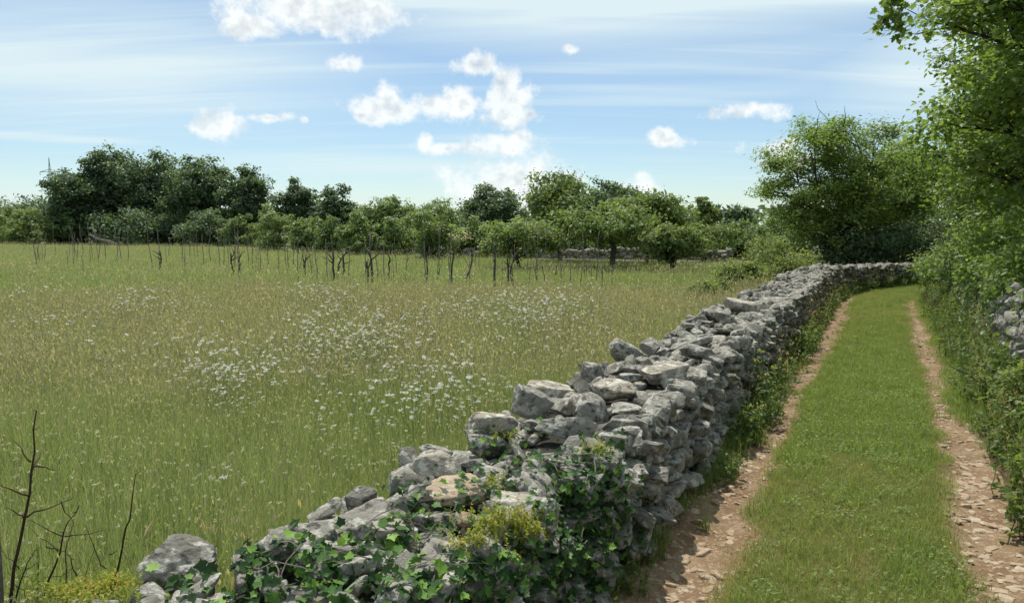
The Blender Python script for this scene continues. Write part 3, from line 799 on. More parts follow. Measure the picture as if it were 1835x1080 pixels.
def blades(mb, n, rad, h, wid, rg, lean=.35, seg=3, tint=(.2, .8), square=True):
    """n curved tapering blades rooted within rad"""
    if square: b = rg.uniform(-rad, rad, (n, 2))
    else:
        a = rg.uniform(0, 6.283, n); q = rad * np.sqrt(rg.uniform(0, 1, n)); b = np.stack([q * np.cos(a), q * np.sin(a)], -1)
    H = rg.uniform(*h, n); az = rg.uniform(0, 6.283, n); ln = np.abs(rg.normal(0, lean, n)) * H
    fa = rg.uniform(0, 6.283, n)
    t = np.linspace(0, 1, seg + 1)
    P = np.zeros((n, seg + 1, 3))
    P[..., 0] = b[:, None, 0] + np.cos(az)[:, None] * ln[:, None] * t[None] ** 2
    P[..., 1] = b[:, None, 1] + np.sin(az)[:, None] * ln[:, None] * t[None] ** 2
    P[..., 2] = H[:, None] * t[None] - (ln ** 2 / (H + 1e-6) * .35)[:, None] * t[None] ** 3
    W = rg.uniform(*wid, n)[:, None] * (1 - t[None] ** 1.6 * .96)
    sd = np.stack([np.cos(fa), np.sin(fa), np.zeros(n)], -1)[:, None]
    A = P + sd * W[..., None] * .5; B = P - sd * W[..., None] * .5
    V = np.stack([A, B], 2).reshape(-1, 3)
    k = 2 * (seg + 1); base = (np.arange(n) * k)[:, None]
    f = np.concatenate([base + np.array([[2 * j, 2 * j + 1, 2 * j + 3, 2 * j + 2]]) for j in range(seg)], 0)
    mb.add(V, f, np.repeat(rg.uniform(*tint, n), k))
    return P[:, -1]
def heads(mb, tips, L, W, rg, tint, tilt=.5):
    """seed heads: thin spindles of crossed quads"""
    n = len(tips)
    a = rg.uniform(0, 6.283, n); d = np.stack([np.cos(a) * tilt, np.sin(a) * tilt, np.ones(n)], -1) * rg.uniform(*L, n)[:, None]
    for k in range(2):
        s = np.stack([np.cos(a + 1.57 * k + .4), np.sin(a + 1.57 * k + .4), np.zeros(n)], -1) * rg.uniform(*W, n)[:, None]
        V = np.stack([tips - d * .1, tips + d * .4 + s, tips + d, tips + d * .4 - s], 1).reshape(-1, 3)
        mb.add(V, (np.arange(n) * 4)[:, None] + np.array([[0, 1, 2, 3]]), np.repeat(rg.uniform(*tint, n), 4))
def hidden_obj(name, me): return bpy.data.objects.new(name, me)

GM = {
 'meadow': leaf_mat('meadow_grass', [(0, G_(.116, .16, .062)), (.45, G_(.164, .205, .092)), (.8, G_(.205, .215, .12)), (1, G_(.245, .225, .155))], .45, .6, .2, 'both'),
 'seed':   leaf_mat('seed_heads', [(0, G_(.15, .138, .10)), (.5, G_(.22, .202, .152)), (1, G_(.32, .297, .24))], .45, .7, .15, 'both'),
 'turf':   leaf_mat('lane_grass', [(0, G_(.10, .14, .04)), (.5, G_(.145, .19, .06)), (.85, G_(.185, .22, .085)), (1, G_(.25, .23, .13))], .35, .5, .25, 'both'),
 'straw':  leaf_mat('straw_grass', [(0, G_(.14, .15, .06)), (.5, G_(.19, .185, .09)), (1, G_(.26, .225, .13))], .4, .6, .15, 'both'),
 'weed':   leaf_mat('verge_weeds', [(0, G_(.045, .075, .022)), (.5, G_(.08, .12, .036)), (1, G_(.145, .18, .065))], .35, .5, .3, 'both'),
 'dry':    leaf_mat('dry_stalks', [(0, G_(.16, .12, .075)), (.5, G_(.26, .21, .13)), (1, G_(.38, .32, .2))], .25, .7, .15, 'both'),
 'white':  leaf_mat('white_petals', [(0, (.74, .72, .64)), (1, (.88, .87, .82))], .4, .6, .2, 'attr', (1, 1, 1)),
 'yellow': leaf_mat('yellow_petals', [(0, G_(.55, .42, .04)), (1, G_(.78, .66, .16))], .3, .6, .2, 'attr', (1, 1, 1)),
 'cream':  leaf_mat('cream_flower', [(0, (.50, .47, .28)), (1, (.74, .70, .50))], .4, .6, .2, 'attr', (1, 1, 1)),
 'mauve':  leaf_mat('mauve_flower', [(0, G_(.20, .13, .20)), (1, G_(.34, .25, .36))], .3, .6, .2, 'attr', (1, 1, 1)),
 'rust':   leaf_mat('rust_seed', [(0, G_(.17, .075, .045)), (1, G_(.28, .15, .09))], .3, .6, .2, 'attr', (1, 1, 1)),
 'sedum':  leaf_mat('stonecrop', [(0, G_(.12, .16, .03)), (.6, G_(.22, .23, .05)), (1, G_(.34, .26, .08))], .3, .5, .3, 'attr'),
}
def two_mats(mbs):
    """join several (MB, material) into one mesh with several slots"""
    vs_, fs, fm, tt, n = [], {}, {}, [], 0
    for i, (mb, mt) in enumerate(mbs):
        vs_ += mb.v; tt += mb.t
        for k, arr in mb.f.items():
            a = np.concatenate(arr) + n; fs.setdefault(k, []).append(a); fm.setdefault(k, []).append(np.full(len(a), i))
        n += mb.n
    return np_mesh('tuft', np.concatenate(vs_), [np.concatenate(x) for x in fs.values()], False, {'tint': np.concatenate(tt)}, [m for _, m in mbs], np.concatenate([np.concatenate(x) for x in fm.values()]))

rs = np.random.default_rng(5)
def meadow_sources():
    near, far, mid = [], [], []
    for k in range(5):
        g = MB(); blades(g, 260, .28, (.10, .34), (.0022, .0048), rs, .5, 3, (.0, .8))
        st = MB(); tips = blades(st, 24, .28, (.26, .48), (.0012, .002), rs, .22, 3, (.2, .8)); heads(st, tips, (.010, .03), (.0015, .0035), rs, (.2, 1))
        near.append(hidden_obj('tuft', two_mats([(g, GM['meadow']), (st, GM['seed'])])))
    for k in range(4):
        g = MB(); blades(g, 200, .36, (.12, .34), (.004, .008), rs, .5, 2, (.0, .8))
        st = MB(); tips = blades(st, 66, .36, (.26, .48), (.002, .0035), rs, .22, 2, (.2, .8)); heads(st, tips, (.02, .05), (.003, .007), rs, (.2, 1))
        mid.append(hidden_obj('tuft', two_mats([(g, GM['meadow']), (st, GM['seed'])])))
    for k in range(4):
        g = MB(); blades(g, 140, .55, (.14, .34), (.010, .02), rs, .5, 1, (.0, .55))
        st = MB(); tips = blades(st, 9, .55, (.30, .52), (.006, .010), rs, .22, 1, (.2, .8)); heads(st, tips, (.04, .08), (.007, .013), rs, (.2, 1))
        far.append(hidden_obj('tuft', two_mats([(g, GM['meadow']), (st, GM['seed'])])))
    return near + mid + far        # 5 + 4 + 4
MEADOW_EDGE = [(-95, 60), (-41, 58), (-19, 51), (-9.8, 41), (-.5, 35.5), (7, 32), (20, 28)]
def edge_y(x): return np.interp(x, [p[0] for p in MEADOW_EDGE], [p[1] for p in MEADOW_EDGE])
def meadow_points(rg, r0, r1, dens, a0=R(-47), a1=R(34)):
    area = .5 * (a1 - a0) * (r1 ** 2 - r0 ** 2); n = int(area * dens)
    a = rg.uniform(a0, a1, n); r = np.sqrt(rg.uniform(r0 ** 2, r1 ** 2, n))
    x, y = r * np.sin(a), r * np.cos(a); s, w = lane_w(x, y)
    ok = (w < WL - .03) & (y < edge_y(x) - 1.3) & ((s < 24) | (w < WL - .4))
    x, y = x[ok], y[ok]
    return x, y, ground_z(x, y)
def build_meadow():
    rg = np.random.default_rng(21); src = meadow_sources()
    X, Y, Z, I = [], [], [], []
    for (r0, r1, d, lo, n) in ((.9, 7.5, 22, 0, 5), (6.5, 17, 11, 5, 4), (16, 70, 3.6, 9, 4)):
        x, y, zz = meadow_points(rg, r0, r1, d); X.append(x); Y.append(y); Z.append(zz); I.append(lo + rg.integers(0, n, len(x)))
    x, y, zz, i = map(np.concatenate, (X, Y, Z, I)); n = len(x)
    patch = n2(x, y, .35, 3, 41)
    sc = np.stack([np.ones(n), np.ones(n), .72 + .5 * patch + rg.normal(0, .06, n)], -1) * rg.uniform(.9, 1.15, n)[:, None]
    # the strip under the vines is mown lower
    sc[:, 2] *= np.where(y > 22, .72, 1.0)
    rot = np.stack([rg.normal(0, .05, n), rg.normal(0, .05, n), rg.uniform(0, 6.283, n)], -1)
    scatter('meadow_grass', 'tall flowering meadow grass with pale seed heads left of the wall', src, np.stack([x, y, zz - .01], -1), rot, sc, i, cat='grass')
build_meadow()
def build_path():
    t = np.linspace(-70, 9, 240); ys = edge_y(t); o = np.linspace(-1.7, 1.5, 9)
    T, O = np.meshgrid(t, o, indexing='ij'); Yp = edge_y(T) + O + .5 * (n2(T, O, .25, 2, 43) - .5)
    Z = ground_z(T, Yp) + .05 + .05 * (n2(T, Yp, 2, 2, 44) - .5)
    Z = Z - .12 * sstep(np.abs(O), 1.1, 1.7)
    me = np_mesh('path', np.stack([T, Yp, Z], -1).reshape(-1, 3), grid(len(t), len(o)), True, mats=[mix_ground('dry_path', [(.3, (.12, .115, .075)), (.5, (.22, .205, .155)), (.7, (.33, .31, .25))], 1.2, 14, .03)])
    obj('path', me, kind='structure')
build_path()

def umbel(rg, matkey, hs, rad, n=1, stems=True):
    g = MB(); fl = MB()
    for k in range(n):
        b = rg.normal(0, .12, 2) if n > 1 else np.zeros(2); h = rg.uniform(*hs); r = rad * rg.uniform(.7, 1.2)
        top = np.array([b[0] + rg.normal(0, .05), b[1] + rg.normal(0, .05), h])
        v, f = tube(bend((b[0], b[1], 0), top, 4, rg, .15), [.0012, .0011, .001, .0009], 3, False); g.add(v, f, .5)
        m = 13
        a = np.arange(m) * 2.399; q = r * np.sqrt((np.arange(m) + .3) / m)
        c = top + np.stack([q * np.cos(a), q * np.sin(a), .012 - q * q * 4 + rg.normal(0, .003, m)], -1)
        leaf_cloud(fl, c, np.tile([[0, -.5, .8]], (m, 1)) * np.array([[1, 1, 1.]]) + rg.normal(0, .6, (m, 3)), rg.uniform(.75, 1.2, m) * r * .75, rg.uniform(0, 1, m), 'quad', rg)
    return hidden_obj('flower', two_mats([(g, GM['meadow']), (fl, GM[matkey])]))
def build_flowers():
    rg = np.random.default_rng(31)
    src = [umbel(rg, 'white', (.32, .50), .0135) for _ in range(4)] + [umbel(rg, 'white', (.32, .52), .0115, 2) for _ in range(2)]
    src += [umbel(rg, 'cream', (.24, .46), .009, 6) for _ in range(2)] + [umbel(rg, 'yellow', (.22, .40), .007, 4) for _ in range(1)] + [umbel(rg, 'mauve', (.3, .44), .010, 3), umbel(rg, 'rust', (.3, .46), .009, 3)]
    P, I, S = [], [], []
    # drifts of white umbels as seen on the photograph: px, py, spread px, count
    drifts = [(255, 552, 60, 10, 150), (120, 585, 90, 14, 40), (585, 540, 60, 12, 170), (650, 605, 90, 22, 420), (570, 625, 60, 20, 130), (400, 668, 62, 18, 210), (440, 690, 60, 14, 60),
              (940, 560, 90, 24, 420), (850, 555, 60, 22, 120), (990, 545, 60, 18, 150), (760, 725, 62, 34, 130), (830, 690, 70, 24, 80), (740, 650, 110, 30, 160), (1060, 545, 60, 14, 40),
              (610, 720, 60, 26, 30), (500, 640, 160, 40, 120), (300, 620, 200, 40, 90), (1000, 600, 120, 30, 110), (150, 540, 150, 20, 60), (700, 560, 260, 24, 160), (380, 905, 40, 16, 2), (820, 500, 40, 8, 30)]
    for (px, py, sx, sy, n) in drifts:
        for _ in range(int(n * .6)):
            p = at_z(px + rg.normal(0, sx * .62), min(max(py + rg.normal(0, sy * .55), 470), 1000), .48)
            s, w = lane_w(p.x, p.y)
            if w < WL - .05 and p.y < 45:
                P.append((p.x, p.y)); I.append(int(rg.integers(0, 6))); S.append(rg.uniform(.6, 1.3) * (1 + .014 * p.y))
    for (lo, n_, dens, r1) in ((6, 2, 10, 9), (6, 2, 4, 16), (8, 1, 3.0, 12), (9, 2, .5, 14), (6, 2, .9, 34)):
        x, y, _z = meadow_points(rg, 1.2, r1, dens)
        for a, b in zip(x, y): P.append((a, b)); I.append(lo + int(rg.integers(0, n_))); S.append(rg.uniform(.8, 1.2))
    P = np.array(P); n = len(P); zz = ground_z(P[:, 0], P[:, 1])
    rot = np.stack([rg.normal(0, .1, n), rg.normal(0, .1, n), rg.uniform(0, 6.28, n)], -1)
    scatter('wildflowers', 'white umbels and small cream and yellow wildflowers scattered through the meadow', src, np.stack([P[:, 0], P[:, 1], zz], -1), rot, np.repeat(np.array(S)[:, None], 3, 1), np.array(I), cat='wildflowers')
build_flowers()

# ---- lane turf and verge weeds
def build_turf():
    rg = np.random.default_rng(51); src = []
    for k in range(4):
        g = MB(); blades(g, 150, .13, (.015, .055), (.0025, .005), rs, .8, 2, (.15, 1)); src.append(hidden_obj('tuft', g.mesh('tuft', GM['turf'])))
    for k in range(2):
        g = MB(); blades(g, 60, .09, (.05, .12), (.003, .006), rs, .7, 3, (.1, .8)); src.append(hidden_obj('tuft', g.mesh('tuft', GM['turf'])))
    for k in range(3):       # clover and plantain rosettes
        g = MB(); n = 26; a = rs.uniform(0, 6.28, n); q = .09 * np.sqrt(rs.uniform(0, 1, n))
        c = np.stack([q * np.cos(a), q * np.sin(a), rs.uniform(.02, .06, n)], -1)
        leaf_cloud(g, c, np.tile([[0, 0, 1.]], (n, 1)) + rs.normal(0, .4, (n, 3)), rs.uniform(.012, .028, n), rs.uniform(.2, .9, n), 'oval', rs); src.append(hidden_obj('tuft', g.mesh('tuft', GM['turf'])))
    for k in range(1):
        g = MB(); n = 5; c = np.stack([rs.normal(0, .08, n), rs.normal(0, .08, n), rs.uniform(.05, .09, n)], -1)
        leaf_cloud(g, c, np.tile([[0, 0, 1.]], (n, 1)), rs.uniform(.012, .018, n), rs.uniform(0, 1, n), 'quad', rs); src.append(hidden_obj('tuft', g.mesh('tuft', GM['yellow'])))
    for k in range(3):       # dry yellowish tufts
        g = MB(); blades(g, 90, .12, (.015, .055), (.002, .004), rs, .9, 2, (.1, 1)); src.append(hidden_obj('tuft', g.mesh('tuft', GM['straw'])))
    N = 26000
    s = rg.uniform(1.2, 31, N) ; s = np.where(rg.uniform(size=N) < .45, rg.uniform(1.2, 10, N), s); w = rg.uniform(-1.15, 1.2, N)
    r = np.maximum(np.maximum(rutness(s, w - .05), rutness(s, w + .05)), rutness(s, w)); sx = n2(s, w, 1.6, 3, 55)
    keep = (r < rg.uniform(.12, .8, N)) & (rg.uniform(size=N) < .35 + 1.1 * sstep(sx, .3, .6)) | (rg.uniform(size=N) < .004)
    keep &= ~((s < 6) & (w < -.9) & (rg.uniform(size=N) < .8))
    keep &= ~((s < 7.5) & (w > .66) & (rg.uniform(size=N) < .9))
    s, w = s[keep], w[keep]; n = len(s); x, y = lane_xy(s, w); zz = lane_z(s, w)
    u = rg.uniform(size=n); i = np.where(u < .70, rg.integers(0, 4, n), np.where(u < .82, rg.integers(4, 6, n), np.where(u < .985, rg.integers(6, 9, n), 9)))
    side = sstep(np.abs(w + .15), .65, .95)
    dryp = sstep(n2(s, w, 1.1, 3, 57), .46, .66) * .6 + .08
    i = np.where(rg.uniform(size=n) < dryp, 10 + rg.integers(0, 3, n), i)
    sc = rg.uniform(.75, 1.25, n) * (1 + .3 * side)
    i = np.where((side > .6) & (rg.uniform(size=n) < .2), 4 + (i % 2), i)
    sc = sc * (.7 + .6 * n2(s, w, 2.5, 3, 58))
    rot = np.stack([rg.normal(0, .08, n), rg.normal(0, .08, n), rg.uniform(0, 6.28, n)], -1)
    scatter('lane_grass', 'short green grass with clover growing on the lane\'s middle strip and edges', src, np.stack([x, y, zz - .005], -1), rot, np.repeat(sc[:, None], 3, 1), i, cat='grass')
build_turf()

def weed_sources(rg):
    src = []
    for k in range(4):        # leafy upright weed
        g = MB()
        for j in range(5):
            h = rg.uniform(.12, .34); b = rg.normal(0, .06, 2); tip = np.array([b[0] + rg.normal(0, .08), b[1] + rg.normal(0, .08), h])
            pl = bend((b[0], b[1], -.02), tip, 5, rg, .2); v, f = tube(pl, np.linspace(.004, .0015, 5), 4, False); g.add(v, f, .3)
            n = 16; t = rg.uniform(.15, 1, n); c = np.stack([np.interp(t, np.linspace(0, 1, 5), pl[:, q]) for q in range(3)], -1) + rg.normal(0, .028, (n, 3))
            leaf_cloud(g, c, rg.normal(0, .5, (n, 3)) + np.array([0, 0, .8]), rg.uniform(.03, .075, n), rg.uniform(.1, .9, n), 'oval', rg)
        src.append(hidden_obj('tuft', g.mesh('tuft', GM['weed'])))
    for k in range(3):        # grass clump
        g = MB(); blades(g, 55, .07, (.12, .34), (.003, .007), rg, .55, 3, (.1, .9), False); src.append(hidden_obj('tuft', g.mesh('tuft', GM['weed'])))
    for k in range(2):        # dry stalks
        g = MB(); tips = blades(g, 14, .09, (.22, .5), (.002, .0035), rg, .3, 3, (.1, .9), False); heads(g, tips, (.02, .04), (.004, .008), rg, (.3, 1)); src.append(hidden_obj('tuft', g.mesh('tuft', GM['dry'])))
    return src                # 4 leafy, 3 grass, 2 dry
def build_verge():
    rg = np.random.default_rng(61); src = weed_sources(rg)
    P, I, S = [], [], []
    for _ in range(900):      # foot of the wall
        s = rg.uniform(2, 25); dens = float(n2(np.array(s), np.array(0.), .8, 2, 66))
        if s < 6.0 and rg.uniform() > .34: continue
        if rg.uniform() > .35 + 1.2 * max(0, dens - .35): continue
        w = WR + abs(rg.normal(.02, .075)); x, y = lane_xy(s, w)
        P.append((x, y, float(lane_z(np.array(s), np.array(w))) - .01)); I.append(int(rg.choice(9, p=[.14] * 4 + [.10] * 3 + [.07] * 2))); S.append(rg.uniform(.6, 1.2) * (.8 if s < 6 else 1))
    for _ in range(1500):     # foot of the bank
        s = rg.uniform(4, 27); w = rg.uniform(.76, 1.2); x, y = lane_xy(s, w)
        if rg.uniform() > sstep(w, .72, .95) * .9 + .08: continue
        z0 = bank_z(s, w)
        P.append((x, y, z0 - .01)); I.append(int(rg.choice(9, p=[.12] * 4 + [.12] * 3 + [.08] * 2))); S.append(rg.uniform(.5, 1.1))
    for _ in range(160):      # meadow side of the wall
        s = rg.uniform(0, 20); x, y = lane_xy(s, WL - abs(rg.normal(.05, .1))); P.append((x, y, .03)); I.append(int(rg.integers(0, 9))); S.append(rg.uniform(.8, 1.4))
    P = np.array(P, float); n = len(P)
    rot = np.stack([rg.normal(0, .12, n), rg.normal(0, .12, n), rg.uniform(0, 6.28, n)], -1)
    scatter('verge_weeds', 'mixed green weeds and dry stalks along the foot of wall and bank', src, P, rot, np.repeat(np.array(S)[:, None], 3, 1), np.array(I), cat='weeds')

# ------------------------------------------------------------------ bank right of the lane
def bank_z(s, w):
    s = np.asarray(s, float); w = np.asarray(w, float)
    z = .02 + .30 * sstep(w, .80, 1.12) + .70 * sstep(w, 1.16, 1.34) + .10 * sstep(w, 1.4, 2.4)
    return z + .10 * (n2(s, w, 1.6, 3, 71) - .5) * sstep(w, .75, 1.0)
def build_bank():
    s = np.linspace(.5, 33, 330); w = np.concatenate([np.linspace(.70, 1.5, 34), np.linspace(1.6, 4.6, 12)])
    S, Wd = np.meshgrid(s, w, indexing='ij'); X, Y = lane_xy(S, Wd); Z = bank_z(S, Wd) - .08 * sstep(Wd, .80, .70)
    me = np_mesh('bank', np.stack([X, Y, Z], -1).reshape(-1, 3), grid(len(s), len(w)), True, mats=[mix_ground('bank_earth', [(.3, (.05, .034, .02)), (.55, (.10, .066, .04)), (.75, (.16, .115, .07))], 3, 26, .03)])
    obj('bank', me, kind='structure')
    # remains of a stone wall showing through
    root = thing('bank_wall', 'grey stones of a half-buried wall showing in the ivy bank', 'stone wall', (*map(float, lane_xy(8, 1.2)), .3)); root['kind'] = 'thing'
    base = np.array(root.location); rg = np.random.default_rng(72); cache = {}
    for zz in np.arange(.34, 1.05, .115):
        q = 5.6 + rg.uniform(0, .2)
        while q < 12.5:
            ln = rg.uniform(.14, .30)
            x, y = lane_xy(q, 1.20 + .10 * (zz - .3) + rg.normal(0, .03)); k = int(rg.integers(14))
            if k not in cache: cache[k] = stone_mesh(k, 3, M['stone_obj'])
            if rg.uniform() < (.92 if q < 10 else .5): obj('stone', cache[k], root, np.array([x, y, zz]) - base, (rg.normal(0, .3), rg.normal(0, .3), lane_dir_z + rg.normal(0, .3)), (ln * 1.15, .22, .15))
            q += ln
build_bank(); build_verge()
def build_bank_growth():
    rg = np.random.default_rng(73)
    # ivy and creeper sheet hanging over the bank
    root = thing('bank_ivy', 'glossy ivy curtain covering the bank right of the lane', 'ivy', (*map(float, lane_xy(12, 1.3)), .3)); base = np.array(root.location)
    N = 26000; s = rg.uniform(4.5, 26, N); w = rg.uniform(.98, 1.75, N)
    hole = n2(s, w * 2, .9, 3, 74); open_ = sstep(s, 6.2, 7.2) * sstep(s, 10.2, 9.2) * sstep(w, 1.45, 1.3)
    keep = (hole > .36) & (rg.uniform(size=N) > open_ * .9) & (rg.uniform(size=N) < .25 + .75 * sstep(w, 1.0, 1.25))
    s, w = s[keep], w[keep]; n = len(s)
    e = .02
    nz = np.stack(lane_xy(s, w - .5), -1) - np.stack(lane_xy(s, w), -1)
    nr = np.concatenate([nz * 1.2, np.full((n, 1), .55)], 1) + rg.normal(0, .4, (n, 3))
    bul = .22 * (n2(s, w, 2.2, 3, 75)) * sstep(w, 1.0, 1.2) + rg.uniform(0, .06, n)
    x, y = lane_xy(s, w - bul); c = np.stack([x, y, bank_z(s, w) + bul * .4], -1)
    mb = MB(); leaf_cloud(mb, c - base, nr, rg.uniform(.045, .085, n), np.clip(rg.normal(.55, .25, n) + .35 * (n2(s, w, 1.1, 2, 76) - .5), 0, 1), 'ivy', rg, .8)
    obj('foliage', mb.mesh('foliage', LM['bank']), root, kind='stuff')
    G1 = 'bushes along the bank'
    for i, (lb, s_, w_, z_, H, W, nl, mt, lf) in enumerate([
        ('yellowish low bush at the bank\'s foot by the rut', 6.6, 1.12, .2, .55, .8, 2600, 'shrub', .045),
        ('green low bush spilling down beside the bare stones', 5.2, 1.12, .15, .62, .9, 2600, 'hedge', .05),
        ('leafy lime green bush on the bank above the bare stones', 9.8, 1.75, .7, 1.5, 1.9, 5200, 'hedge', .07),
        ('leafy green bush on the bank under the second maple', 12.6, 1.65, .6, 1.4, 2.0, 5200, 'hedge', .075),
        ('low tangled bush on the bank halfway to the bend', 15.4, 1.45, .4, 1.2, 1.9, 4600, 'mid', .075),
        ('tangled bush on the bank close to the bend', 18.4, 1.5, .3, 1.3, 2.2, 4600, 'maple', .085),
        ('green bush at the bank\'s end in the bend', 21.5, 1.7, .3, 1.5, 2.4, 4600, 'maple', .09),
        ('olive bush low on the bank opposite the yellow flowers', 8.3, 1.10, .12, .42, .8, 2000, 'shrub', .045),
        ('dense green bush on the bank above the tangled ones', 14.3, 2.3, .9, 1.9, 2.6, 6000, 'hedge', .09),
        ('dense lime bush on top of the bank near the first maple', 8.2, 2.3, .95, 1.5, 2.0, 5200, 'hedge', .075)]):
        x, y = lane_xy(s_, w_)
        make_tree('bank_bush', lb, 'bush', (float(x), float(y), z_), H, W, low=-.15, nleaf=nl, leaf=lf, mat=mt, seed=530 + i, lobes=12, lobe_r=(.14, .24), kind='oval', spray=.28, stems=6, trunk_r=.02, sq=.85, group=G1)
build_bank_growth()

# ------------------------------------------------------------------ ivy, stonecrop on the wall
def cast(px, py, rg, spread=.10):
    """a point of the wall's surface near where this pixel looks, seen from about the camera"""
    tgt = at_z(px, py, .62); o = Vector((rg.normal(0, spread), rg.normal(0, spread * .4) - .1, CAMZ + rg.normal(0, .12)))
    h = WALL_BVH.ray_cast(o, (Vector((tgt.x, tgt.y, tgt.z)) - o).normalized(), 14)
    return h
ivy_defs = [
 ('dark ivy curtain hanging over the wall\'s lane side', [(1055, 900, 50, 50, 300), (1040, 975, 60, 70, 340), (1060, 1000, 60, 80, 300), (985, 1045, 80, 40, 300), (1090, 840, 40, 30, 70), (1120, 930, 40, 60, 60)]),
 ('ivy mat with bright young leaves over the foremost stones', [(600, 1060, 190, 25, 330), (420, 1050, 80, 25, 170), (800, 1055, 110, 30, 300), (700, 1020, 90, 25, 170), (880, 1030, 70, 40, 160)]),
 ('ivy clump growing round the tilted boulder', [(520, 1005, 70, 32, 260), (455, 985, 30, 30, 70), (600, 1030, 40, 20, 60), (575, 975, 30, 20, 50)]),
 ('ivy sprigs among the middle stones beside the tan block', [(770, 930, 50, 30, 170), (735, 895, 30, 24, 90), (700, 960, 40, 26, 90), (640, 985, 40, 20, 60), (850, 890, 40, 24, 60)]),
 ('loose ivy trails on the wall top behind the stonecrop', [(930, 810, 70, 22, 170), (880, 790, 40, 20, 80), (1000, 850, 60, 24, 170), (960, 780, 40, 14, 40), (860, 850, 60, 20, 70), (1070, 800, 40, 24, 70), (1010, 890, 40, 20, 80)])]
def build_ivy():
    rg = np.random.default_rng(81); allv = []
    roots = []
    for gi, (lb, spots) in enumerate(ivy_defs):
        pts = []
        for (px, py, sx, sy, n) in spots:
            for _ in range(int(n * (.75 if gi == 0 else .45))):
                co, no, ix, d = cast(px + rg.normal(0, sx * .8), py + rg.normal(0, sy * .8), rg)
                if co is None or d > 7: continue
                if no.dot(co - Vector((0, 0, CAMZ))) > 0: no = -no
                up = Vector((0, 0, 1)); nn = (no * .55 + up * .5 + Vector(rg.normal(0, .42, 3))).normalized()
                pts.append((np.array(co + no * rg.uniform(.004, .035)), np.array(nn), rg.uniform(.016, .048), rg.uniform()))
        if not pts: continue
        b = np.mean([p[0] for p in pts], 0); b[2] = .02
        root = thing('ivy_plant', lb, 'ivy', b, 'ivy on the drystone wall'); roots.append((root, b))
        for p in pts: allv.append((gi, len(roots) - 1, *p))
        # stems
        wood = MB(); P = np.array([p[0] for p in pts])
        for _ in range(11):
            i = int(rg.integers(len(P))); d2 = np.linalg.norm(P - P[i], axis=1); near = np.where((d2 > .05) & (d2 < .35))[0]
            if len(near):
                j = int(rg.choice(near)); v, f = tube(bend(P[i], P[j], 6, rg, .2, .05) - b, np.full(6, .0022), 4, False); wood.add(v, f, .5)
        obj('stem', wood.mesh('stem', M['dead_wood']), root, kind='stuff')
    pos = np.array([a[2] for a in allv]); px, py, dep = project(pos)
    vis = (px > 0) & (px < 1835) & (py < 1085); key = np.where(vis, np.array([a[4] for a in allv]) / dep, 0)
    top = set(np.argsort(-key)[:300].tolist())
    tv, tf = LT['ivy']; base_me = np_mesh('leaf', tv, tf, True, {'tint': np.full(len(tv), .5)}, [LM['ivy_obj']])
    rest = {}
    for i, (gi, ri, c, n, sz, tint) in enumerate(allv):
        root, b = roots[ri]
        if i in top:
            z_ = Vector(n); x_ = z_.orthogonal().normalized(); x_.rotate(Matrix.Rotation(rg.uniform(0, 6.28), 3, z_)); y_ = z_.cross(x_)
            m = Matrix((x_, y_, z_)).transposed()
            obj('leaf', base_me, root, c - b, m.to_euler(), (sz, sz, sz))
        else: rest.setdefault(ri, []).append((c - b, n, sz, tint))
    for ri, lst in rest.items():
        mb = MB(); leaf_cloud(mb, np.array([q[0] for q in lst]), np.array([q[1] for q in lst]), np.array([q[2] for q in lst]), np.array([q[3] for q in lst]), 'ivy', rg, .5)
        obj('foliage', mb.mesh('foliage', LM['ivy']), roots[ri][0], kind='stuff')
build_ivy()

def build_stonecrop():
    rg = np.random.default_rng(83)
    for lb, spots in [('yellow green stonecrop cushion beside the dark round stone', [(920, 945, 36, 20, 190), (850, 950, 28, 16, 90), (960, 965, 20, 16, 60), (830, 980, 24, 10, 40), (930, 1000, 14, 10, 30)]),
                      ('yellow stonecrop mat at the wall\'s broken end', [(170, 1064, 50, 10, 150), (215, 1050, 28, 8, 50), (110, 1070, 24, 8, 40)]),
                      ('small stonecrop tuft on the wall top beyond the ivy', [(1070, 810, 22, 10, 40), (900, 785, 16, 8, 30), (890, 872, 16, 6, 30)])]:
        P = []
        for (px, py, sx, sy, n) in spots:
            for _ in range(n):
                co, no, ix, d = cast(px + rg.normal(0, sx * .8), py + rg.normal(0, sy * .8), rg, .08)
                if co is None or d > 7:
                    q = at_z(px + rg.normal(0, sx * .8), py + rg.normal(0, sy * .8), .5); co = q
                P.append(np.array(co))
        P = np.array(P); b = P.mean(0); b[2] -= .02; mb = MB()
        for p in P:
            h = rg.uniform(.02, .055); m = 7; t = np.linspace(.1, 1, m); c = p - b + np.stack([rg.normal(0, .004, m), rg.normal(0, .004, m), t * h], -1) + np.array([rg.normal(0, .006), rg.normal(0, .006), 0])
            leaf_cloud(mb, c, rg.normal(0, 1, (m, 3)) + np.array([0, 0, .3]), rg.uniform(.010, .018, m), np.clip(rg.normal(.5, .25) + rg.normal(0, .1, m), 0, 1), 'oval', rg)
        root = thing('stonecrop_plant', lb, 'stonecrop', b, 'stonecrop on the wall'); obj('foliage', mb.mesh('foliage', GM['sedum']), root, kind='stuff')
build_stonecrop()

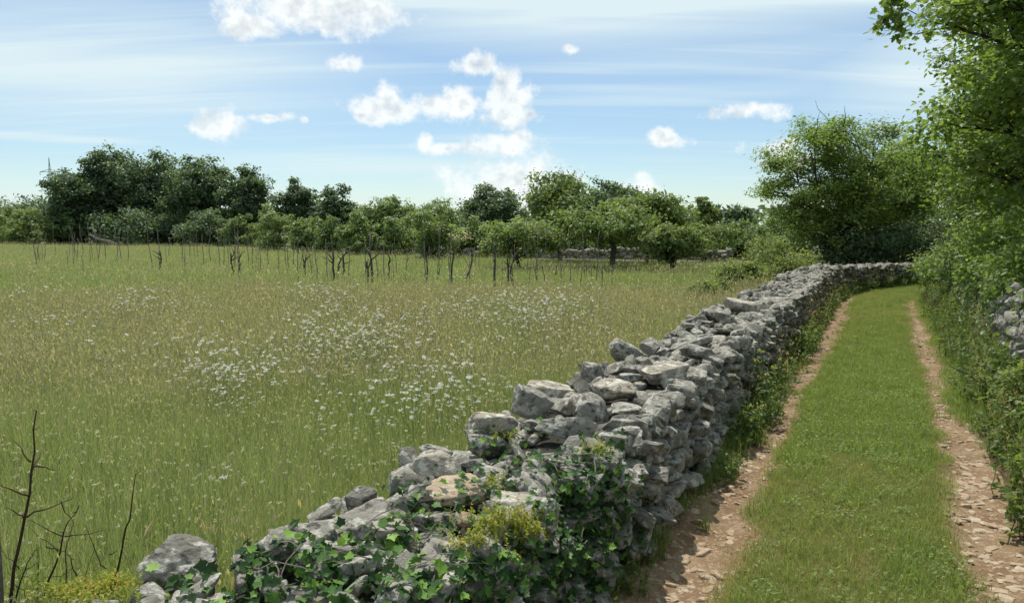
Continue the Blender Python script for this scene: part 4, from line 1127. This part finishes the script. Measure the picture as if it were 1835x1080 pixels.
# ------------------------------------------------------------------ stones pressed into the ruts
def build_chips():
    rg = np.random.default_rng(91); L = []
    def put(s, w, a, tilt=.12, rise=.0):
        x, y = lane_xy(s, w); zz = float(lane_z(np.array(s), np.array(w)))
        L.append(dict(loc=np.array([float(x), float(y), zz + rise]), size=np.array([a, a * rg.uniform(.55, .95), a * rg.uniform(.22, .45)]), rot=(rg.normal(0, tilt), rg.normal(0, tilt), rg.uniform(0, 6.28)), k=int(rg.integers(14)), tint=rg.uniform()))
    for _ in range(4200):
        s = 1.5 + 17.5 * rg.uniform() ** 1.6; r_ = rg.uniform() < .5
        w = (RUTR + rg.normal(0, .12)) if r_ else (RUTL + rg.normal(.0, .13))
        if float(rutness(np.array(s), np.array(w))) < .45: continue
        a = .010 + .06 * rg.uniform() ** 3
        if r_ and n2(np.array(s), np.array(0.), 1.1, 2, 93) > .5: a *= 1.5
        put(s, w, a)
    # the flat slabs laid bare in the right rut
    for (px, py) in [(1745, 900), (1725, 905), (1760, 885), (1780, 905), (1740, 930), (1715, 885), (1735, 850), (1765, 865), (1790, 1060), (1810, 1045), (1770, 1045), (1800, 1075), (1825, 1060), (1830, 1030), (1720, 830), (1755, 800), (1735, 780), (1720, 740), (1700, 700), (1690, 670), (1680, 640), (1660, 610), (1650, 580), (1705, 720), (1745, 835)]:
        p = at_z(px, py, -.04); s, w = lane_w(p.x, p.y); put(float(s), float(w), rg.uniform(.06, .11), .05, -.006)
    for (px, py) in [(1245, 935), (1260, 985), (1225, 1000), (1300, 860), (1280, 900), (1210, 1065), (1290, 1040), (1330, 830), (1150, 1000), (1245, 920), (1195, 910)]:
        p = at_z(px, py, -.02); s, w = lane_w(p.x, p.y); put(float(s), float(w), rg.uniform(.06, .11), .2, .0)
    for _ in range(60):
        s = rg.uniform(2, 14); put(s, rg.uniform(-.6, .3), rg.uniform(.015, .035), .2)
    locs = np.array([q['loc'] for q in L]); px, py, dep = project(locs); sz = np.array([q['size'][0] for q in L])
    score = np.where((px > 0) & (px < 1835) & (py < 1085), sz / dep, 0); top = set(np.argsort(-score)[:300].tolist())
    cache = {}; fill = MB()
    for i, q in enumerate(L):
        if i in top:
            if q['k'] not in cache: cache[q['k']] = stone_mesh(q['k'], 3, M['chip_obj'])
            obj('stone', cache[q['k']], LANE, q['loc'], q['rot'], q['size'])
        else:
            v, f = SHAPES[2][q['k']]; fill.add((v * q['size']) @ rotm(q['rot']).T + q['loc'], f, q['tint'])
    obj('gravel', fill.mesh('gravel', M['chip_fill'], True), LANE, kind='stuff')
build_chips()

# ------------------------------------------------------------------ stakes and old vines out in the meadow
LANDMARKS = [(-50, 95, 'the light round bush'), (95, 175, 'the pylon oak'), (175, 250, 'the tallest dark oak'), (250, 335, 'the broad dark oak'), (335, 415, 'the rounded oak'),
             (415, 470, 'the upright oak'), (470, 525, 'the pale shrub'), (525, 620, 'the pointed dark tree'), (620, 735, 'the round green tree'), (735, 830, 'the yellowish bush'),
             (830, 910, 'the dark spreading tree'), (910, 985, 'the loose orchard tree'), (985, 1070, 'the tall orchard tree'), (1070, 1400, 'the crooked orchard tree')]
ORD = ['first', 'second', 'third', 'fourth', 'fifth', 'sixth', 'seventh', 'eighth', 'ninth', 'tenth', 'eleventh', 'twelfth', 'thirteenth', 'fourteenth']
def build_stakes():
    rg = np.random.default_rng(101); S = []
    ex = [(62, 462, 398, 0), (66, 458, 402, 3), (145, 456, 404, 0), (165, 458, 398, -6), (177, 460, 404, 8), (186, 462, 402, 6), (210, 464, 406, -2), (216, 466, 410, 0), (228, 466, 404, 3), (272, 474, 400, -8), (288, 478, 410, -3),
          (302, 455, 424, 0), (325, 466, 412, 5), (341, 458, 400, 4), (353, 456, 396, 0), (366, 470, 420, 0), (378, 468, 404, 3), (394, 474, 406, -5), (397, 474, 402, 7), (420, 480, 398, 4), (432, 482, 418, -4), (444, 470, 430, 0),
          (455, 476, 422, 0), (466, 478, 428, 3), (480, 472, 430, 0), (500, 486, 440, 0), (515, 478, 436, 0), (527, 480, 438, 2), (543, 482, 440, 0), (556, 484, 446, -3), (566, 492, 430, 0), (590, 490, 428, -4), (594, 492, 420, 0),
          (612, 486, 446, 0), (627, 494, 440, 3), (655, 492, 428, 0), (666, 494, 418, -2), (676, 496, 424, 4), (688, 500, 430, 0), (760, 500, 432, 0), (762, 505, 470, 4), (785, 496, 466, 0), (840, 505, 462, 0), (885, 510, 470, 0),
          (918, 508, 462, 0), (945, 508, 468, 6), (960, 500, 466, 0), (978, 508, 468, -8), (990, 500, 472, 8), (1005, 498, 470, 0), (1022, 502, 470, 0), (1040, 506, 474, 4), (1060, 500, 468, 0), (1080, 508, 470, 0), (1095, 500, 476, 0)]
    for q in ex: S.append((*q, .016))
    for _ in range(58):
        px = rg.uniform(40, 1080); row = int(rg.integers(0, 4))
        pb = 455 + (px / 1100) * 26 + row * 9; y = at_z(px, pb, .3).y
        h = rg.uniform(.5, 1.1) if rg.uniform() < .7 else rg.uniform(1.1, 1.5)
        S.append((px, pb, pb - h * F / y, rg.normal(0, 4), rg.uniform(.009, .015)))
    S.sort(key=lambda q: q[0]); count = {}
    for (px, pb, pt, ln, rad) in S:
        p = at_z(px, pb, .30); y = p.y; zt = CAMZ + (HY - pt) / F * y
        tip = np.array([p.x + ln * y / F, y + rg.normal(0, .1), max(zt, .7)]); z0 = float(ground_z(np.array(p.x), np.array(y)))
        b = np.array([p.x, y, z0]); rad = rad * .8 * (1 + y * .012)
        lm = next(t for a, c, t in LANDMARKS if a <= px < c); tall = tip[2] - z0 > 1.15; row = 'front' if pb > 483 else 'back'
        lean = 'leaning' if abs(ln) > 4 else 'upright'
        key = (lm, tall, row, lean); k = count[key] = count.get(key, 0) + 1
        lb = f"{ORD[min(k, 14) - 1]} {lean} {'tall' if tall else 'short'} stake from left, {row} rows, before {lm}"
        root = thing('vineyard_stake', lb, 'stake', b, 'stakes of the abandoned vine rows')
        mb = MB(); v, f = tube(bend((0, 0, -.1), tip - b, 6, rg, .10), np.linspace(rad, rad * .6, 6), 5); mb.add(v, f, rg.uniform())
        obj('pole', mb.mesh('pole', M['dead_wood'], True), root)
        if rg.uniform() < .28:
            mb = MB(); t = rg.uniform(.4, .75); m_ = (tip - b) * t
            v, f = tube(bend(m_, m_ + np.array([rg.choice([-1, 1]) * rg.uniform(.08, .22), rg.normal(0, .1), rg.uniform(.2, .5)]), 4, rg, .15), np.linspace(rad * .7, rad * .3, 4), 4); mb.add(v, f, .5)
            obj('fork', mb.mesh('fork', M['dead_wood'], True), root)
    vines = [(284, 482, .55, 'before the broad dark oak'), (420, 492, .6, 'before the upright oak'), (426, 486, .5, 'beside the vine before the upright oak'), (553, 492, .55, 'before the low bush by the pale shrub'), (597, 503, .75, 'before the pointed dark tree'), (606, 498, .6, 'close behind the one before the pointed dark tree'),
             (618, 494, .8, 'with straight tip beside the pointed dark tree'), (662, 506, .7, 'before the round green tree, twin of the next'), (672, 502, .8, 'under the tall stakes before the round green tree'), (690, 498, .7, 'past the round green tree'),
             (768, 503, .7, 'before the yellowish bush'), (812, 508, 1.0, 'carrying a pale withered clump'), (836, 500, .8, 'just past the pale withered clump'), (892, 514, .9, 'before the dark spreading tree'), (914, 516, .7, 'at the foot of the loose light orchard tree'), (926, 512, .8, 'touching the loose light orchard tree')]
    for i, (px, pb, h, wh) in enumerate(vines):
        p = at_z(px, pb, .22); b = np.array([p.x, p.y, float(ground_z(np.array(p.x), np.array(p.y)))])
        root = thing('vine_stump', f'dark twisted old vine {wh}', 'vine', b, 'old vines in the meadow'); mb = MB()
        hh = h * 1.15 + .15
        pl = bend((0, 0, -.08), (rg.normal(0, .10), rg.normal(0, .1), hh), 7, rg, .28); v, f = tube(pl, np.linspace(.034, .018, 7), 6); mb.add(v, f, .4)
        obj('trunk', mb.mesh('trunk', M['vine_wood'], True), root)
        for k in range(2):
            a = MB(); e = pl[int(rg.integers(3, 6))]
            v, f = tube(bend(e, e + np.array([rg.normal(0, .2), rg.normal(0, .1), rg.uniform(.1, .35)]), 5, rg, .3), np.linspace(.022, .008, 5), 5); a.add(v, f, .4)
            obj('arm', a.mesh('arm', M['vine_wood'], True), root)
        if 'carrying' in wh:
            g = MB(); n = 60; c = pl[-1] + np.array([.18, 0, .15]) + rg.normal(0, 1, (n, 3)) * np.array([.22, .12, .07])
            leaf_cloud(g, c, rg.normal(0, 1, (n, 3)), rg.uniform(.04, .08, n), rg.uniform(0, 1, n), 'oval', rg)
            obj('withered_clump', g.mesh('withered_clump', leaf_mat('withered_leaf', [(0, (.42, .33, .27)), (1, (.68, .58, .50))], .3)), root, kind='stuff')
    for lb, pts, y in [('pale crooked dead branch lying before the tallest oak', [(160, 420), (175, 428), (192, 432), (208, 437)], 55), ('pale fallen bough before the upright oak', [(418, 440), (432, 445), (450, 447)], 52)]:
        P = np.array([at_y(a, b_, y) for a, b_ in pts]); o = P[-1].copy(); mb = MB(); v, f = tube(P - o, np.linspace(.06, .12, len(P)), 6); mb.add(v, f, .8)
        v, f = tube(np.array([P[1], P[1] + np.array([-.5, .2, .9])]) - o, [.05, .02], 5); mb.add(v, f, .8)
        tag(obj('dead_branch', mb.mesh('dead_branch', M['dead_wood'], True), loc=o), lb, 'branch')
build_stakes()

# ------------------------------------------------------------------ dead bramble stems at the near end of the wall
def build_twigs():
    rg = np.random.default_rng(111)
    T = [('tall thorny dead stem with bare side twigs', 2.55, [(14, 1120), (22, 1050), (45, 930), (57, 830), (66, 735)], .0075, [[(55, 830), (8, 795)], [(53, 848), (24, 832)], [(50, 890), (-2, 862)], [(45, 928), (12, 908)], [(57, 835), (95, 828), (132, 824)], [(46, 925), (70, 920), (92, 916)], [(58, 850), (74, 838), (92, 836)]]),
         ('forked dead stem bending over in the middle of the twigs', 2.75, [(58, 1120), (80, 1062), (105, 995), (118, 945), (145, 902)], .0055, [[(107, 898), (124, 944)], [(118, 958), (165, 948), (214, 930)], [(111, 962), (66, 920)], [(104, 984), (60, 978), (4, 962)], [(84, 980), (103, 1000)]]),
         ('short upright dead twig behind the forked stem', 2.9, [(118, 1110), (117, 1050), (118, 990), (127, 945)], .004, [[(117, 1030), (98, 1020)]]),
         ('crossed pair of short dark twigs', 2.8, [(148, 1110), (143, 1045), (128, 1010), (122, 990)], .004, [[(150, 1050), (148, 985)]]),
         ('stout dead stem beside the grey boulder', 2.9, [(190, 1110), (206, 1040), (222, 970), (233, 920), (243, 850)], .006, [[(207, 1035), (190, 995), (178, 925)], [(196, 994), (216, 982)]]),
         ('thin grey twig leaning at the picture\'s lower left corner', 2.6, [(20, 1120), (32, 1050), (48, 1010), (64, 985)], .004, [[(34, 1020), (-4, 985)], [(30, 1045), (60, 1075)]]),
         ('low dead twig between boulder and forked stem', 2.85, [(70, 1110), (68, 1050), (69, 985)], .0035, [[(69, 1005), (44, 1022)]])]
    for lb, y, main, r, sides in T:
        zb = float(ground_z(np.array((main[0][0] - CX) / F * y), np.array(y)))
        P = np.array([at_y(a, b, y) for a, b in main]); base = P[0].copy(); base[2] = zb - .03; base[0] += .02
        P = np.concatenate([[base], P]); root = thing('dead_bramble', lb, 'dead plant', (base[0], base[1], zb), 'dead bramble stems'); o = np.array(root.location)
        mb = MB(); n = 14; t = np.linspace(0, 1, len(P)); tt = np.linspace(0, 1, n); Q = np.stack([np.interp(tt, t, P[:, k]) for k in range(3)], -1) + rg.normal(0, .003, (n, 3))
        v, f = tube(Q - o, r * np.linspace(1.15, .3, n), 6); mb.add(v, f, .5)
        for q in Q[3:]:          # thorns
            d = rg.normal(0, 1, 3); d[2] = abs(d[2]) * .3; d /= np.linalg.norm(d); v, f = tube(np.array([q, q + d * .016]) - o, [.0022, .0004], 4, False); mb.add(v, f, .5)
        obj('stem', mb.mesh('stem', M['twig'], True), root)
        for sd in sides:
            a = np.array([at_y(*p, y) for p in sd]); a[:, 1] += np.linspace(0, rg.normal(0, .12), len(a)); mb = MB()
            Q = np.stack([np.interp(np.linspace(0, 1, 6), np.linspace(0, 1, len(a)), a[:, k]) for k in range(3)], -1) + rg.normal(0, .0025, (6, 3))
            v, f = tube(Q - o, r * np.linspace(.5, .15, 6), 5); mb.add(v, f, .5); obj('side_twig', mb.mesh('side_twig', M['twig'], True), root)
    p = at_y(4, 1000, 2.45); zt = at_y(0, 930, 2.45).z; mb = MB()
    v, f = tube([(0, 0, -.1), (.004, 0, .3), (.012, 0, zt - .3), (.016, 0, zt - .05), (.02, 0, zt)], [.014, .0135, .013, .012, .008], 9); mb.add(v, f, .9)
    tag(obj('fence_post', mb.mesh('fence_post', M['dead_wood'], True), loc=(p.x - .03, 2.45, .05)), 'grey weathered post stub at the picture\'s left edge', 'post')
build_twigs()

# ------------------------------------------------------------------ yellow-flowered plants at the foot of the wall
def build_yellow():
    rg = np.random.default_rng(121)
    for i, (lb, px, py, h, wd, n) in enumerate([('tall yellow-flowered plant in the middle of the wall\'s foot', 1392, 752, .62, .34, 26), ('small yellow-flowered plant just before the tall one', 1352, 792, .34, .24, 14), ('yellow-tipped weed further along the wall\'s foot', 1452, 640, .42, .30, 16)]):
        p = at_z(px, py, 0); s, w = lane_w(p.x, p.y); w = min(float(w), WR + .16); x, y = lane_xy(float(s), w)
        root = thing('yellow_flower_plant', lb, 'flowering plant', (float(x), float(y), float(lane_z(s, np.array(w)))), 'yellow-flowered plants by the wall'); fo = MB(); fl = MB()
        for k in range(n):
            b = rg.normal(0, wd * .18, 2); tip = np.array([b[0] + rg.normal(0, wd * .38), b[1] + rg.normal(0, wd * .38), h * rg.uniform(.55, 1.05)]); pl = bend((b[0], b[1], -.02), tip, 5, rg, .15)
            v, f = tube(pl, np.linspace(.003, .0015, 5), 4, False); fo.add(v, f, .4); m = 26; t = rg.uniform(.1, .95, m)
            c = np.stack([np.interp(t, np.linspace(0, 1, 5), pl[:, q]) for q in range(3)], -1) + rg.normal(0, .022, (m, 3))
            leaf_cloud(fo, c, rg.normal(0, .5, (m, 3)) + np.array([0, 0, .7]), rg.uniform(.022, .055, m), rg.uniform(.1, .9, m), 'oval', rg)
            if k % 2 == 0:
                m = 16; c = tip + rg.normal(0, .016, (m, 3)) * np.array([1, 1, .5]); leaf_cloud(fl, c, rg.normal(0, .4, (m, 3)) + np.array([0, 0, 1.]), rg.uniform(.010, .018, m), rg.uniform(0, 1, m), 'quad', rg)
        obj('foliage', fo.mesh('foliage', GM['weed']), root, kind='stuff'); obj('blossom', fl.mesh('blossom', GM['yellow']), root, kind='stuff')
build_yellow()

# ------------------------------------------------------------------ overhanging tree, pylon, far wall, far wood
def build_overhang():
    rg = np.random.default_rng(131); x, y = lane_xy(4.2, 3.2)
    root = make_tree('overhanging_tree', 'tree with one leafy branch hanging into the top of the view', 'tree', (float(x), float(y), .95), 6.2, 3.4, low=.45, nleaf=5000, leaf=.10, mat='maple', seed=132, lobes=12, kind='maple', trunk_r=.12, spray=.28)
    o = np.array(root.location); tip = np.array(at_y(1600, 25, 5.0)); wood = MB(); mb = MB()
    st = np.array([x, y, 4.6]); pl = bend(st, tip + np.array([.1, 0, .35]), 9, rg, .12, .06); v, f = tube(pl - o, np.linspace(.05, .008, 9), 6); wood.add(v, f, .5)
    for k in range(8):
        e = tip + np.array([rg.normal(.03, .045), rg.normal(0, .06), rg.uniform(-.12, .22)]); v, f = tube(bend(pl[-1 - (k % 2)], e, 5, rg, .2) - o, np.linspace(.006, .002, 5), 4); wood.add(v, f, .5)
        m = 15; c = e + rg.normal(0, .035, (m, 3)); leaf_cloud(mb, c - o, rg.normal(0, .6, (m, 3)) + np.array([0, 0, .7]), rg.uniform(.04, .07, m), np.clip(rg.normal(.25, .15, m), 0, 1), 'maple', rg, 1.0)
    obj('limb', wood.mesh('limb', M['bark_dark'], True), root); obj('leaf_spray', mb.mesh('leaf_spray', LM['maple']), root, kind='stuff')
build_overhang()
def build_pylon():
    y = 330.; x = (100 - CX) / F * y; H = CAMZ + (HY - 285) / F * y
    root = thing('power_pylon', 'steel lattice pylon rising behind the grove', 'pylon', (x, y, 0)); b = MB()
    hw = lambda z: max(.10, 2.2 * (1 - z / (H * .78)) + .42) if z < H * .78 else max(.06, .42 * (H - z) / (H * .22))
    zs = np.linspace(0, H, 15)
    C = lambda z, i: np.array([(-1, 1, 1, -1)[i] * hw(z), (-1, -1, 1, 1)[i] * hw(z), z])
    def bar(mb, a, c, r=.09): v, f = tube(np.array([a, c]), [r, r], 4); mb.add(v, f, .5)
    for i in range(4):
        lg = MB()
        for a, c in zip(zs[:-1], zs[1:]): bar(lg, C(a, i), C(c, i), .07)
        obj('leg', lg.mesh('leg', M['steel']), root)
    br = MB()
    for k, (a, c) in enumerate(zip(zs[:-1], zs[1:])):
        for i in range(4): bar(br, C(a, i), C(c, (i + 1) % 4), .04); bar(br, C(a, i), C(a, (i + 1) % 4), .035)
    obj('bracing', br.mesh('bracing', M['steel']), root)
    for zz, w in ((H * .80, 4.4), (H * .72, 3.0)):
        for sg in (-1, 1):
            ar = MB(); bar(ar, (0, 0, zz), (sg * w, 0, zz), .14); bar(ar, (0, 0, zz + 1.2), (sg * w, 0, zz), .12); am = obj('crossarm', ar.mesh('crossarm', M['steel']), root)
            ins = MB(); bar(ins, (sg * w, 0, zz), (sg * w, 0, zz - 1.4), .14); obj('insulator', ins.mesh('insulator', M['steel']), am)
build_pylon()
def build_far():
    rg = np.random.default_rng(141); mb = MB(); n = 9000
    a = rg.uniform(R(-50), R(50), n); r = rg.uniform(230, 280, n); x, y = r * np.sin(a), r * np.cos(a)
    top = 3.2 + 6.5 * n2(x, y, .045, 3, 142); zz = top * rg.uniform(0, 1, n) ** .6
    leaf_cloud(mb, np.stack([x, y, zz], -1), rg.normal(0, .6, (n, 3)) + np.array([0, -.5, .5]), rg.uniform(1.2, 2.4, n), np.clip(rg.normal(.45, .2, n), 0, 1), 'quad', rg)
    tag(obj('far_woodland', mb.mesh('far_woodland', LM['dark']), kind='stuff'), 'distant strip of woodland beyond the meadow trees', 'woodland')
    pth = [at_z(830, 470, .0), at_z(960, 472, .0), at_z(1100, 470, .0), at_z(1230, 470, .0), at_z(1340, 476, 0)]
    P = np.array([[p.x, p.y + 2.6] for p in pth]); L = np.concatenate([[0], np.cumsum(np.linalg.norm(np.diff(P, axis=0), axis=1))]); fill = MB()
    root = thing('field_wall', 'low grey stone wall at the meadow\'s far side behind the orchard', 'stone wall', (P[0][0], P[0][1], .05)); root['kind'] = 'thing'; o = np.array(root.location)
    for zz in (.08, .26, .42):
        q = 0.
        while q < L[-1]:
            ln = rg.uniform(.25, .5); c = np.array([np.interp(q, L, P[:, 0]), np.interp(q, L, P[:, 1]) + rg.normal(0, .06), zz + rg.normal(0, .04)]); k = int(rg.integers(14)); v, f = SHAPES[2][k]
            fill.add((v * np.array([ln * 1.2, .4, .3])) @ rotm((rg.normal(0, .2), rg.normal(0, .2), rg.normal(0, .3))).T + c - o, f, rg.uniform()); q += ln
    obj('stone_fill', fill.mesh('stone_fill', M['stone_fill'], True), root, kind='stuff')
build_far()
